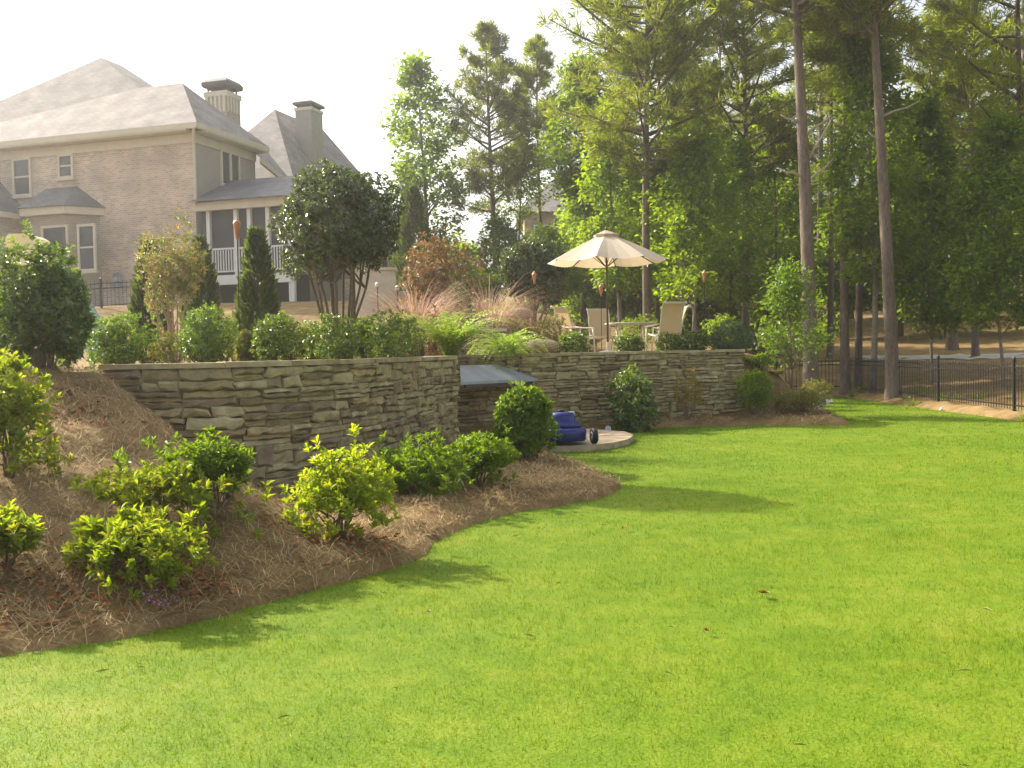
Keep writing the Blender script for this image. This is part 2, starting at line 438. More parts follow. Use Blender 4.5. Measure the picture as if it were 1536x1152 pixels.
M['fern'] = leafmat('lime_fern', [(0.20, 0.30, 0.03), (0.29, 0.38, 0.05), (0.36, 0.43, 0.09)], 0.45, (1.2, 1.3, 0.5))
M['strap'] = leafmat('strap_leaf', [(0.20, 0.25, 0.06), (0.30, 0.33, 0.11), (0.14, 0.20, 0.04)], 0.4, (1.2, 1.3, 0.5))
M['plume'] = leafmat('reddish_plume', [(0.34, 0.22, 0.16), (0.50, 0.36, 0.27), (0.27, 0.14, 0.11)], 0.4, (1.2, 1.1, 0.9))
M['redtip'] = leafmat('redtip_leaf', [(0.36, 0.19, 0.12), (0.20, 0.24, 0.06), (0.15, 0.21, 0.045), (0.22, 0.25, 0.07), (0.42, 0.26, 0.17)], 0.4, (1.3, 1.2, 0.7))
M['rust'] = leafmat('rust_leaf', [(0.24, 0.12, 0.06), (0.17, 0.13, 0.05), (0.30, 0.16, 0.085), (0.12, 0.12, 0.04)], 0.35, (1.3, 1.2, 0.7))
M['gold'] = leafmat('gold_leaf', [(0.30, 0.19, 0.03), (0.36, 0.24, 0.05), (0.22, 0.17, 0.04)], 0.35, (1.2, 1.2, 0.6))
M['olive'] = leafmat('olive_leaf', [(0.16, 0.17, 0.035), (0.22, 0.23, 0.05), (0.28, 0.22, 0.08)], 0.4, (1.3, 1.3, 0.6))
M['arbor'] = leafmat('arborvitae_spray', [(0.065, 0.088, 0.028), (0.09, 0.118, 0.036), (0.12, 0.15, 0.046)], 0.32, (1.4, 1.5, 0.5), rough=0.6)
M['bluegreen'] = leafmat('juniper_leaf', [(0.09, 0.14, 0.06), (0.13, 0.19, 0.09), (0.07, 0.11, 0.04)], 0.3, (1.3, 1.4, 0.7))
M['bright'] = leafmat('bright_tree_leaf', [(0.13, 0.205, 0.018), (0.20, 0.285, 0.024), (0.25, 0.32, 0.03)], 0.55, (1.5, 1.5, 0.4))
M['mid'] = leafmat('mid_tree_leaf', [(0.115, 0.175, 0.022), (0.165, 0.23, 0.028), (0.22, 0.28, 0.038)], 0.6, (1.7, 1.75, 0.4))
M['deep'] = leafmat('deep_tree_leaf', [(0.09, 0.145, 0.022), (0.13, 0.19, 0.027), (0.175, 0.235, 0.034)], 0.6, (1.7, 1.75, 0.4))
M['sapling'] = leafmat('sapling_leaf', [(0.09, 0.15, 0.02), (0.13, 0.20, 0.025), (0.18, 0.25, 0.03)], 0.4, (1.4, 1.45, 0.45))
M['pine'] = leafmat('pine_needles', [(0.135, 0.175, 0.028), (0.19, 0.23, 0.04), (0.26, 0.28, 0.06)], 0.55, (1.6, 1.6, 0.45), rough=0.6)
M['canvas'] = leafmat('cream_canvas', [(0.62, 0.54, 0.42), (0.64, 0.56, 0.44)], 0.30, (0.95, 0.88, 0.72), rough=0.85, spec=0.1)
M['sling'] = leafmat('tan_sling', [(0.52, 0.43, 0.27), (0.54, 0.45, 0.29)], 0.35, (1.0, 0.9, 0.65), rough=0.75, spec=0.2)
M['chairframe'] = plain('cream_metal', (0.68, 0.62, 0.48), 0.4, var=0.04)
M['bronze'] = plain('bronze_pole', (0.10, 0.075, 0.05), 0.4, metal=0.3)
M['copper'] = plain('copper_cone', (0.50, 0.22, 0.10), 0.4, metal=0.3)
M['slide'] = leafmat('slide_plastic', [(0.72, 0.66, 0.50), (0.74, 0.68, 0.52)], 0.35, (1.0, 0.97, 0.85), rough=0.3, spec=0.5)
M['flume'] = plain('pale_aqua_plastic', (0.55, 0.68, 0.64), 0.3, var=0.04)
M['blue'] = plain('blue_enamel', (0.012, 0.020, 0.17), 0.25, var=0.1)
M['rubber'] = plain('black_rubber', (0.015, 0.015, 0.015), 0.7)
M['silver'] = plain('grey_hub', (0.42, 0.45, 0.45), 0.35, metal=0.4)
M['boulder'] = plain('boulder_rock', (0.34, 0.29, 0.23), 0.9, var=0.3, scale=5, bump=0.6, bscale=12)
M['brownrock'] = plain('brown_rock', (0.22, 0.15, 0.10), 0.9, var=0.3, scale=5, bump=0.6, bscale=12)
M['peach'] = brickmat('peach_brick', (0.46, 0.29, 0.20), (0.40, 0.25, 0.17), (0.45, 0.36, 0.28), 0.215, 0.075)
M['path'] = plain('pale_path', (0.42, 0.40, 0.36), 0.9, var=0.15, scale=2)
M['patio'] = plain('patio_paving', (0.42, 0.37, 0.29), 0.85, var=0.15, scale=3)
M['farwood'] = leafmat('far_wood_leaf', [(0.09, 0.14, 0.025), (0.13, 0.19, 0.03), (0.18, 0.23, 0.04)], 0.55, (1.6, 1.6, 0.45))
M['petal'] = island('purple_petal', [(0.42, 0.18, 0.42), (0.5, 0.25, 0.5)], bump=0, nmix=0.1)
M['whitepetal'] = plain('white_flower', (0.8, 0.8, 0.76), 0.6)
# ==BUILD==


# ------------------------------------------------------------------ ground
def ground_sheet():
    xs = np.concatenate([np.linspace(-110, -30, 20), np.linspace(-29, -9, 30), np.arange(-8.8, 12.4, 0.13), np.linspace(12.8, 40, 46), np.linspace(43, 110, 22)])
    ys = np.concatenate([np.linspace(-25, 2, 12), np.arange(2.4, 24.5, 0.13), np.linspace(24.8, 44, 50), np.linspace(46, 135, 36)])
    gx, gy = np.meshgrid(xs, ys); z = Hs(gx.ravel(), gy.ravel())
    V = np.column_stack([gx.ravel(), gy.ravel(), z]); n = len(xs); m = len(ys)
    i = (np.arange(m - 1)[:, None] * n + np.arange(n - 1)[None, :]).ravel()
    me = np_mesh('ground', V, np.column_stack([i, i + 1, i + n + 1, i + n]))
    me.polygons.foreach_set('use_smooth', [True] * len(me.polygons))
    return struct('ground', me, M['straw'])


ground_sheet()


def flat_poly(name, pts, z, m, kind='structure'):
    b = MB(); b.quad(*[(p[0], p[1], z) for p in pts]); me = b.mesh(name)
    import bmesh
    bm = bmesh.new(); bm.from_mesh(me)
    bmesh.ops.triangulate(bm, faces=bm.faces); bmesh.ops.recalc_face_normals(bm, faces=bm.faces)
    for f in bm.faces:
        if f.normal.z < 0:
            f.normal_flip()
    bm.to_mesh(me); bm.free()
    return struct(name, me, m, kind)


flat_poly('lawn', LAWN, 0.0, M['lawn'])


# ------------------------------------------------------------------ grass, straw, litter (stuff)
def unit(v):
    return v / (np.linalg.norm(v, axis=-1, keepdims=True) + 1e-9)


def leaf_cards(pos, d, n, L, wr=0.4, fold=0.12, droop=0.08, mp=0.48):
    d = unit(d); s = unit(np.cross(n, d)); n = unit(np.cross(d, s))
    L = np.broadcast_to(np.asarray(L, float), (len(pos),))[:, None]
    mid = pos + d * L * mp + n * L * fold
    V = np.stack([pos, mid - s * L * wr / 2, pos + d * L - n * L * droop, mid + s * L * wr / 2], 1).reshape(-1, 3)
    b = np.arange(len(pos))[:, None] * 4
    Fc = np.concatenate([b + np.array([0, 1, 2]), b + np.array([0, 2, 3])])
    return V, Fc


def merge(parts):
    V = []; Fc = []; o = 0
    for v, f in parts:
        V.append(v); Fc.append(f + o); o += len(v)
    return np.concatenate(V), np.concatenate(Fc)


def lawn_blades():
    rng = np.random.default_rng(5); parts = []
    for y0, y1, dens, hgt, wd in ((2.6, 5.5, 4200, 0.026, 0.0034), (5.5, 8.5, 2600, 0.027, 0.0042), (8.5, 12, 1300, 0.028, 0.006), (12, 17, 600, 0.03, 0.009), (17, 31, 150, 0.032, 0.016)):
        x0, x1 = max(-0.62 * y1 - 2.4, -8.8), min(0.62 * y1 + 2.4, 10.8)
        n = int((x1 - x0) * (y1 - y0) * dens)
        x = rng.uniform(x0, x1, n); y = rng.uniform(y0, y1, n)
        k = (np.abs(x) < 0.60 * y + 2.2) & (poly_sd(x, y, LAWN) > rng.normal(-0.02, 0.03, n))
        x, y = x[k], y[k]; n = len(x)
        lump = 0.75 + 0.5 * (0.5 + 0.5 * np.sin(x * 2.3 + 1.3 * np.sin(y * 1.9)) * np.sin(y * 2.9 + x))
        h = hgt * rng.uniform(0.6, 1.35, n) * lump
        az = rng.uniform(0, 2 * pi, n); tilt = rng.uniform(0.1, 1.0, n)
        d = np.column_stack([np.cos(az) * np.sin(tilt), np.sin(az) * np.sin(tilt), np.cos(tilt)])
        a2 = rng.uniform(0, 2 * pi, n); sd = np.column_stack([np.cos(a2), np.sin(a2), np.zeros(n)])
        p = np.column_stack([x, y, np.full(n, -0.002)])
        V = np.stack([p - sd * wd / 2, p + sd * wd / 2, p + d * h[:, None]], 1).reshape(-1, 3)
        parts.append((V, np.arange(3 * n).reshape(-1, 3)))
    V, Fc = merge(parts)
    struct('lawn_grass', np_mesh('lawn_grass', V, Fc), M['blade'], 'stuff')


lawn_blades()


def straw_needles():
    rng = np.random.default_rng(8); parts = []
    for (x0, x1, y0, y1, dens, L, wd) in ((-5.2, 1.4, 4.2, 10.8, 1500, 0.15, 0.0035), (-3, 1.4, 10.5, 15.5, 700, 0.16, 0.005), (-0.5, 9.5, 17, 31, 90, 0.18, 0.012)):
        n = int((x1 - x0) * (y1 - y0) * dens); x = rng.uniform(x0, x1, n); y = rng.uniform(y0, y1, n)
        sd = poly_sd(x, y, LAWN); edge = rng.uniform(0, 1, n) < 0.4
        k = (sd < np.where(edge, 0.10 * rng.uniform(0, 1, n) ** 2, -0.01)) & (poly_sd(x, y, TERR) < 0.0)
        x, y = x[k], y[k]; n = len(x)
        z = Hs(x, y); e = 0.05
        gx = (Hs(x + e, y) - Hs(x - e, y)) / (2 * e); gy = (Hs(x, y + e) - Hs(x, y - e)) / (2 * e)
        gx = np.clip(gx, -1.2, 1.2); gy = np.clip(gy, -1.2, 1.2)
        az = rng.uniform(0, pi * 2, n); lift = rng.normal(0.12, 0.22, n)
        d = unit(np.column_stack([np.cos(az), np.sin(az), gx * np.cos(az) + gy * np.sin(az) + lift]))
        s = np.column_stack([-np.sin(az), np.cos(az), np.zeros(n)]); ll = (L * rng.uniform(0.5, 1.3, n))[:, None]
        p = np.column_stack([x, y, np.maximum(z, 0.0) + rng.uniform(0.004, 0.03, n)])
        bow = np.column_stack([np.zeros(n), np.zeros(n), rng.uniform(0, 0.02, n)])
        V = np.stack([p - s * wd / 2, p + s * wd / 2, p + d * ll * 0.5 + s * wd / 2 + bow, p + d * ll * 0.5 - s * wd / 2 + bow, p + d * ll], 1)
        b = np.arange(n)[:, None] * 5
        parts.append((V.reshape(-1, 3), np.concatenate([b + np.array([0, 1, 2]), b + np.array([0, 2, 3]), b + np.array([3, 2, 4])])))
    V, Fc = merge(parts)
    struct('pine_straw', np_mesh('pine_straw', V, Fc), M['needle'], 'stuff')


straw_needles()


# ------------------------------------------------------------------ plant generators (local space, base at the origin)
def lumps(rng, n, amp, k=6.0):
    c = unit(rng.normal(size=(n, 3))); a = rng.uniform(-amp, amp, n)

    def f(d):
        return 1 + (a[None] * np.exp(k * (d @ c.T - 1))).sum(1)
    return f


def rosettes(rng, R, cz, n, per, L, wr=0.38, zmin=-0.75, shell=0.45, lump=0.3, spread=(0.5, 1.35), upb=0.5, nl=14, mp=0.48):
    """leaf rosettes through the outer part of a lumpy crown"""
    R = np.array(R); d = unit(rng.normal(size=(n * 3, 3))); d = d[d[:, 2] > zmin][:n]; n = len(d)
    f = lumps(rng, nl, lump); f2 = lumps(rng, 70, lump * 0.75, 45.0)
    rad = f(d) * f2(d) * (1 - shell * rng.uniform(0, 1, n) ** 1.8)
    tip = d * rad[:, None] * R + np.array([0, 0, cz])
    ax = unit(d / R * R.mean() + np.array([0, 0, upb]) + rng.normal(0, 0.35, (n, 3)))
    a = unit(np.cross(ax, rng.normal(size=(n, 3)))); b = np.cross(ax, a)
    az = (np.arange(per) / per * 2 * pi)[None] + rng.uniform(0, 6.28, (n, 1)) + rng.normal(0, 0.25, (n, per))
    el = rng.uniform(spread[0], spread[1], (n, per))
    ld = ax[:, None] * np.cos(el)[..., None] + (a[:, None] * np.cos(az)[..., None] + b[:, None] * np.sin(az)[..., None]) * np.sin(el)[..., None]
    nn = ax[:, None] - ld * (ld * ax[:, None]).sum(-1, keepdims=True)
    ll = L * rng.uniform(0.65, 1.25, (n, per))
    pos = tip[:, None] - ax[:, None] * rng.uniform(0, 1.0, (n, per, 1)) * L * 0.9
    return leaf_cards(pos.reshape(-1, 3), ld.reshape(-1, 3), nn.reshape(-1, 3) + rng.normal(0, 0.15, (n * per, 3)), ll.ravel(), wr, mp=mp), tip


def stems_mesh(rng, tips, n, r0, r1, base_r=0.05, z0=-0.08, bend=0.12, frac=0.9, sides=6):
    mb = MB(); idx = rng.choice(len(tips), min(n, len(tips)), replace=False)
    for i in idx:
        t = tips[i] * frac; az = atan2(t[1], t[0])
        b = np.array([cos(az) * base_r * rng.uniform(0, 1), sin(az) * base_r * rng.uniform(0, 1), z0])
        k = np.array([t[0] * 0.35, t[1] * 0.35, t[2] * 0.5]) + rng.normal(0, bend * 0.3, 3)
        q = np.array([t[0] * 0.75, t[1] * 0.75, t[2] * 0.8]) + rng.normal(0, bend * 0.3, 3)
        mb.tube([b, (b + k) / 2 + rng.normal(0, 0.01, 3), k, q, t], [r0, r0 * 0.9, r0 * 0.7, r0 * 0.45, r1], sides)
    return mb


def shrub_mesh(seed, R, cz, n, per, L, nst=8, r0=0.012, wr=0.38, **kw):
    rng = np.random.default_rng(seed)
    (V, Fc), tips = rosettes(rng, R, cz, n, per, L, wr, **kw)
    return np_mesh('foliage', V, Fc), stems_mesh(rng, tips, nst, r0, r0 * 0.35).mesh('stem', True)


def put_shrub(name, label, cat, loc, seed, R, cz, n, per, L, m, group=None, stem='stem', **kw):
    fo, st = shrub_mesh(seed, R, cz, n, per, L, **kw)
    t = thing(name, label, cat, loc, 0, group)
    link('foliage', fo, M[m], t); link('stem', st, M[stem], t)
    return t


def blades_mesh(rng, n, L, wd, spread=0.9, base=0.08, curve=1.0, segs=5, up=(0.2, 0.9)):
    """arching strap leaves"""
    az = rng.uniform(0, 2 * pi, n); r = rng.uniform(0, base, n); el0 = rng.uniform(up[0], up[1], n)
    ll = L * rng.uniform(0.6, 1.15, n); V = []; p = np.column_stack([np.cos(az) * r, np.sin(az) * r, np.full(n, -0.04)])
    sd = np.column_stack([-np.sin(az), np.cos(az), np.zeros(n)])
    el = el0.copy()
    for k in range(segs + 1):
        t = k / segs; ww = wd * (1 - 0.92 * t ** 1.5) * rng.uniform(0.9, 1.1)
        V += [p - sd * ww / 2, p + sd * ww / 2]
        d = np.column_stack([np.cos(az) * np.sin(el), np.sin(az) * np.sin(el), np.cos(el)])
        p = p + d * (ll / segs)[:, None]; el = el + curve * spread * rng.uniform(0.6, 1.2, n) / segs * 1.6
    V = np.stack(V, 1); m = 2 * (segs + 1); b = np.arange(n)[:, None] * m
    Fc = np.concatenate([b + np.array([2 * k, 2 * k + 1, 2 * k + 3, 2 * k + 2]) for k in range(segs)])
    return V.reshape(-1, 3), Fc


def fern_mesh(rng, n, L, leafL, curve=1.0, up=(0.1, 0.9), wr=0.3, rows=16):
    """arching fronds with leaflets along them"""
    pos = []; dr = []; nr = []; ls = []
    for i in range(n):
        az = rng.uniform(0, 2 * pi); el = rng.uniform(*up); ll = L * rng.uniform(0.6, 1.1); p = np.array([cos(az), sin(az), 0]) * rng.uniform(0, 0.06)
        sd = np.array([-sin(az), cos(az), 0])
        for k in range(rows):
            d = np.array([cos(az) * sin(el), sin(az) * sin(el), cos(el)]); p = p + d * ll / rows; el += curve * rng.uniform(0.8, 1.3) * 1.7 / rows
            nv = np.cross(sd, d); tt = k / rows
            for sgn in (-1, 1):
                pos.append(p); dr.append(sd * sgn + d * 0.6 + rng.normal(0, 0.15, 3)); nr.append(nv + rng.normal(0, 0.2, 3)); ls.append(leafL * (1 - 0.6 * tt) * rng.uniform(0.7, 1.2))
    return leaf_cards(np.array(pos), np.array(dr), np.array(nr), np.array(ls), wr)


def broad_tree(seed, h, zc, wdt, nclump=110, per=90, L=0.14, r0=0.1, shape=0.8, peak=0.35, wobble=0.15, gap=0.15, tw=0.0, limbs=40):
    rng = np.random.default_rng(seed); n = nclump; per = int(per * 0.78); L = L * 1.15
    t = rng.uniform(0, 1, n) ** 0.95
    rp = np.where(t < peak, 0.55 + 0.45 * (t / peak), np.maximum(1 - ((t - peak) / (1 - peak)) ** (1.0 / shape) * 0.93, 0.05)) * wdt / 2
    az = rng.uniform(0, 2 * pi, n) + t * 9
    fl = lumps(rng, 10, 0.3, 4.0); dd = np.column_stack([np.cos(az), np.sin(az), (t - 0.5) * 2]); dd = unit(dd)
    rad = rp * np.sqrt(rng.uniform(gap, 1.0, n)) * fl(dd)
    tx = lambda z: wobble * np.sin(z / h * 4.1 + seed) + tw * z / h
    z = zc + t * (h - zc)
    C = np.column_stack([np.cos(az) * rad + tx(z), np.sin(az) * rad, z])
    cr = (0.075 * wdt + 0.16) * rng.uniform(0.7, 1.4, n)
    pos = C[:, None] + rng.normal(0, 1, (n, per, 3)) * cr[:, None, None] * np.array([0.62, 0.62, 0.42])
    out = unit(pos - np.column_stack([tx(z), 0 * z, z - 0.3])[:, None])
    d = unit(out + rng.normal(0, 0.6, pos.shape) + np.array([0, 0, -0.35]))
    nn = unit(np.array([0, 0, 1.0]) + 0.4 * out + rng.normal(0, 0.5, pos.shape))
    V, Fc = leaf_cards(pos.reshape(-1, 3), d.reshape(-1, 3), nn.reshape(-1, 3), (L * rng.uniform(0.6, 1.3, (n, per))).ravel(), 0.62)
    mb = MB(); zs = np.linspace(-0.3, h * 0.95, 14)
    trunk = [np.array([tx(q) if q > 0 else tx(0), 0, q]) for q in zs]
    mb.tube(trunk, [r0 * max(0.08, (1 - max(q, 0) / h) ** 0.85) * (1.25 if q < 0.2 else 1) for q in zs], 8)
    for i in rng.choice(n, min(limbs, n), replace=False):
        c = C[i]; zb = max(zc * 0.7, c[2] - 0.35 - 0.55 * rad[i]); b = np.array([tx(zb), 0, zb]); rr = max(0.006, r0 * 0.38 * (1 - zb / h) + 0.006)
        mid = (b + c) / 2 + np.array([0, 0, 0.12 * rad[i]])
        mb.tube([b, mid, c], [rr, rr * 0.65, rr * 0.2], 5, cap=False)
    return np_mesh('crown', V, Fc), mb.mesh('trunk', True)


def pine_tree(seed, h, zc, wdt, nb=46, r0=0.16, L=0.32, per=15, nw=0.11, tufts=10, stubs=0, lean=0.0, stubz=None):
    rng = np.random.default_rng(seed); mb = MB()
    tx = lambda z: 0.12 * sin(z / h * 3.3 + seed) + lean * z / h
    zs = np.concatenate([[-0.3, 0.0, 0.3], np.linspace(1, h, 16)])
    mb.tube([np.array([tx(q), 0.1 * sin(q / h * 2.7 + seed * 2), q]) for q in zs], [r0 * max(0.06, (1 - max(q, 0) / h * 0.92) ** 0.8) * (1.35 if q <= 0 else 1.12 if q < 0.5 else 1) for q in zs], 10)
    pos = []; ax = []
    for i in range(nb):
        t = (i + rng.uniform(0, 1)) / nb; z = zc + t * (h - zc) * 0.98; az = rng.uniform(0, 2 * pi)
        bl = wdt / 2 * (0.45 + 0.75 * sin(pi * min(1, 0.18 + 0.82 * t)) ** 0.8) * rng.uniform(0.5, 1.1) * (1 - 0.55 * t ** 2)
        el = radians(rng.uniform(2, 28) + 22 * t)
        d = np.array([cos(az) * cos(el), sin(az) * cos(el), sin(el)]); b = np.array([tx(z), 0.1 * sin(z / h * 2.7 + seed * 2), z])
        pts = [b + d * bl * q + np.array([0, 0, 0.12 * bl * (q * q - 0.6 * q)]) for q in (0, 0.35, 0.7, 1.0)]
        rr = 0.012 + 0.018 * bl
        mb.tube(pts, [rr, rr * 0.75, rr * 0.45, rr * 0.2], 5, cap=False)
        side = np.array([-sin(az), cos(az), 0])
        for k in range(int(tufts * 1.7 * (0.5 + bl / wdt))):
            q = rng.uniform(0.3, 1.04); lat = rng.normal(0, 0.2) * bl * (1.2 - 0.6 * q)
            pos.append(b + d * bl * q + side * lat + np.array([0, 0, rng.normal(0.06, 0.12) * (0.5 + 0.2 * bl)])); ax.append(unit(d + side * np.sign(lat) * 0.6 + np.array([0, 0, 0.5])))
    pos = np.array(pos); ax = np.array(ax); n = len(pos)
    a = unit(np.cross(ax, rng.normal(size=(n, 3)))); b2 = np.cross(ax, a); az = rng.uniform(0, 2 * pi, (n, per)); el = rng.uniform(0.15, 1.5, (n, per))
    ld = ax[:, None] * np.cos(el)[..., None] + (a[:, None] * np.cos(az)[..., None] + b2[:, None] * np.sin(az)[..., None]) * np.sin(el)[..., None]
    p = np.repeat(pos[:, None], per, 1) + rng.normal(0, 0.05, (n, per, 3))
    V, Fc = leaf_cards(p.reshape(-1, 3), ld.reshape(-1, 3), rng.normal(size=(n * per, 3)), (L * rng.uniform(0.7, 1.3, (n, per))).ravel(), nw, 0.02, 0.1)
    lms = []
    for k in range(stubs):
        z = stubz[k][0]; az = stubz[k][1]; bl = stubz[k][2]; el = stubz[k][3]
        b = np.array([tx(z), 0, z]); d = np.array([cos(az) * cos(el), sin(az) * cos(el), sin(el)])
        lm = MB(); lms.append(lm)
        lm.tube([b + d * r0 * 0.5, b + d * bl * 0.4 + np.array([0, 0, 0.04]), b + d * bl * 0.7, b + d * bl + np.array([0, 0, 0.06])], [0.04, 0.032, 0.026, 0.012], 6)
    return np_mesh('crown', V, Fc), mb.mesh('trunk', True), [q_.mesh('dead_branch', True) for q_ in lms]


def arbor_mesh(seed, h, r, n=1500, L=0.13, zb=0.05, spread=0.5):
    rng = np.random.default_rng(seed); t = rng.uniform(0, 1, n); az = rng.uniform(0, 2 * pi, n)
    rp = r * np.minimum(1, (t + 0.06) / 0.22) ** 0.5 * (1 - t ** 1.9) ** 0.8 * (1 + 0.14 * np.sin(az * 3 + t * 8) + 0.1 * np.sin(az * 5 - t * 11)) + 0.02
    rr = rp * (1 - 0.5 * rng.uniform(0, 1, n) ** 2)
    pos = np.column_stack([np.cos(az) * rr, np.sin(az) * rr, zb + t * (h - zb)])
    d = np.column_stack([np.cos(az) * spread, np.sin(az) * spread, np.ones(n)]) + rng.normal(0, 0.3, (n, 3))
    nn = np.column_stack([-np.sin(az), np.cos(az), np.zeros(n)]) + rng.normal(0, 0.6, (n, 3))
    V, Fc = leaf_cards(pos, d, nn, L * rng.uniform(0.6, 1.3, n), 0.4)
    mb = MB().tube([(0, 0, -0.1), (0, 0, h * 0.5), (0, 0, h * 0.92)], [r * 0.12, r * 0.08, 0.01], 6)
    return np_mesh('foliage', V, Fc), mb.mesh('trunk', True)


# ------------------------------------------------------------------ stone walls
class Curve:
    def __init__(s, pts):
        s.p = np.array(pts); dl = np.linalg.norm(np.diff(s.p, axis=0), axis=1); s.s = np.concatenate([[0], np.cumsum(dl)]); s.L = s.s[-1]

    def at(s, t):
        x = np.interp(t, s.s, s.p[:, 0]); y = np.interp(t, s.s, s.p[:, 1]); e = 0.12
        x1 = np.interp(t + e, s.s, s.p[:, 0]); y1 = np.interp(t + e, s.s, s.p[:, 1]); x0 = np.interp(t - e, s.s, s.p[:, 0]); y0 = np.interp(t - e, s.s, s.p[:, 1])
        d = np.array([x1 - x0, y1 - y0]); d = d / np.linalg.norm(d)
        return np.array([x, y]), d, np.array([d[1], -d[0]])      # point, tangent, outward (right-hand) normal


def stone_wall(name, label, pts, z0, z1, seed, capw=0.42, cap=True, hs=1.0, group=None):
    cv = Curve(pts); rng = random.Random(seed); mb = MB()

    def w3(t, z, o):
        p, d, n = cv.at(min(max(t, 0), cv.L)); q = p + n * o
        return (q[0], q[1], z)

    def stone(t0, t1, a, b):
        g = 0.0045; t0 += g; t1 -= g; a += g; b -= g
        if t1 - t0 < 0.03 or b - a < 0.02:
            return
        j = lambda k: rng.uniform(-k, k)
        off = rng.uniform(-0.015, 0.055); ch = min(0.022, (b - a) * 0.25)
        n = max(1, int((t1 - t0) / 0.09)); hgt = b - a; kx = min(0.025, (t1 - t0) * 0.1); kz = min(0.022, hgt * 0.2)
        top = [(t0 + (t1 - t0) * i / n + (j(kx)), b + j(kz)) for i in range(n + 1)]; bot = [(t0 + (t1 - t0) * i / n + (j(kx)), a + j(kz)) for i in range(n + 1)]
        sk_ = j(0.025) if hgt > 0.08 else 0
        top = [(x + sk_, z) for x, z in top]
        ring = bot + top[::-1]; m = len(ring); cx = sum(x for x, _ in ring) / m; cz = sum(z for _, z in ring) / m
        base = len(mb.v)
        for x, z in ring:
            mb.v.append(w3(x, z, -0.09))
        for x, z in ring:
            mb.v.append(w3(x, z, off - ch * 0.9))
        tilt = j(0.02)
        for x, z in ring:
            fx = x - np.sign(x - cx) * min(ch, abs(x - cx)); fz = z - np.sign(z - cz) * min(ch, abs(z - cz) * 0.9)
            mb.v.append(w3(fx, fz, off + j(0.013) + tilt * (z - cz) / max(hgt, 0.05)))
        for lay in range(2):
            for k in range(m):
                mb.f.append((base + lay * m + k, base + lay * m + (k + 1) % m, base + (lay + 1) * m + (k + 1) % m, base + (lay + 1) * m + k))
        q = base + 2 * m
        for i in range(n):
            mb.f.append((q + i, q + i + 1, q + m - 2 - i, q + m - 1 - i))

    z = z0
    while z < z1 - 0.03:
        band = rng.uniform(0.17, 0.27) * hs
        if z1 - (z + band) < 0.12:
            band = z1 - z
        t = -rng.uniform(0, 0.2)
        while t < cv.L:
            ln = rng.uniform(0.26, 0.7) * hs
            k = rng.random(); za, zb = z + rng.uniform(-0.012, 0.012), z + band
            a, b = max(t, 0), min(t + ln, cv.L)
            if k < 0.12:
                stone(a, min(a + ln * 0.55, cv.L), za, zb); b = min(a + ln * 0.55, cv.L); ln *= 0.55
            elif k < 0.55:
                c = za + band * rng.uniform(0.38, 0.62)
                for (u, v) in ((za, c), (c, zb)):
                    if rng.random() < 0.3 and ln > 0.35:
                        q = a + (b - a) * rng.uniform(0.35, 0.65); stone(a, q, u, v); stone(q, b, u, v)
                    else:
                        stone(a, b, u, v)
            else:
                c1 = za + band * rng.uniform(0.27, 0.38); c2 = za + band * rng.uniform(0.6, 0.72)
                for (u, v) in ((za, c1), (c1, c2), (c2, zb)):
                    stone(a, b, u, v)
            t += ln
        z += band
    t0 = thing(name, label, 'stone wall', (*cv.at(cv.L / 2)[0], H(*cv.at(cv.L / 2)[0])), 0, group)
    mb.build('ledge_stones', M['stone'], t0)
    core = MB(); K = 40
    for i in range(K):
        a, b = cv.L * i / K, cv.L * (i + 1) / K
        core.quad(w3(a, z0 - 0.1, -0.03), w3(b, z0 - 0.1, -0.03), w3(b, z1, -0.03), w3(a, z1, -0.03))
        core.quad(w3(b, z0 - 0.1, -0.38), w3(a, z0 - 0.1, -0.38), w3(a, z1, -0.38), w3(b, z1, -0.38))
        core.quad(w3(a, z1, -0.03), w3(b, z1, -0.03), w3(b, z1, -0.38), w3(a, z1, -0.38))
    for q in (0, cv.L):
        core.quad(w3(q, z0 - 0.1, -0.03), w3(q, z0 - 0.1, -0.38), w3(q, z1, -0.38), w3(q, z1, -0.03))
    core.build('wall_core', M['mortar'], t0)
    if cap:
        cm = MB(); t = -0.02
        while t < cv.L:
            ln = rng.uniform(0.45, 0.9); a, b = t + 0.004, min(t + ln, cv.L + 0.03) - 0.004
            if b - a > 0.05:
                n = max(1, int((b - a) / 0.2)); o0 = 0.035 + rng.uniform(-0.012, 0.012); zt = z1 + 0.058 + rng.uniform(-0.004, 0.004); zb = z1 + 0.004
                f0 = [w3(a + (b - a) * i / n, 0, o0 + rng.uniform(-0.01, 0.01))[:2] for i in range(n + 1)]; b0 = [w3(a + (b - a) * i / n, 0, -capw)[:2] for i in range(n + 1)]
                for i in range(n):
                    cm.quad((*f0[i], zb), (*f0[i + 1], zb), (*f0[i + 1], zt), (*f0[i], zt)); cm.quad((*f0[i], zt), (*f0[i + 1], zt), (*b0[i + 1], zt), (*b0[i], zt))
                    cm.quad((*b0[i], zb), (*f0[i], zb), (*f0[i + 1], zb), (*b0[i + 1], zb)) if False else None
                    cm.quad((*b0[i + 1], zb), (*b0[i], zb), (*b0[i], zt), (*b0[i + 1], zt))
                cm.quad((*b0[0], zb), (*f0[0], zb), (*f0[0], zt), (*b0[0], zt)); cm.quad((*f0[n], zb), (*b0[n], zb), (*b0[n], zt), (*f0[n], zt))
            t += ln
        import bmesh
        me = cm.mesh('cap_stones'); bm = bmesh.new(); bm.from_mesh(me); bmesh.ops.remove_doubles(bm, verts=bm.verts, dist=1e-5); bm.to_mesh(me); bm.free()
        link('cap_stones', me, M['cap'], t0, True)
    return t0


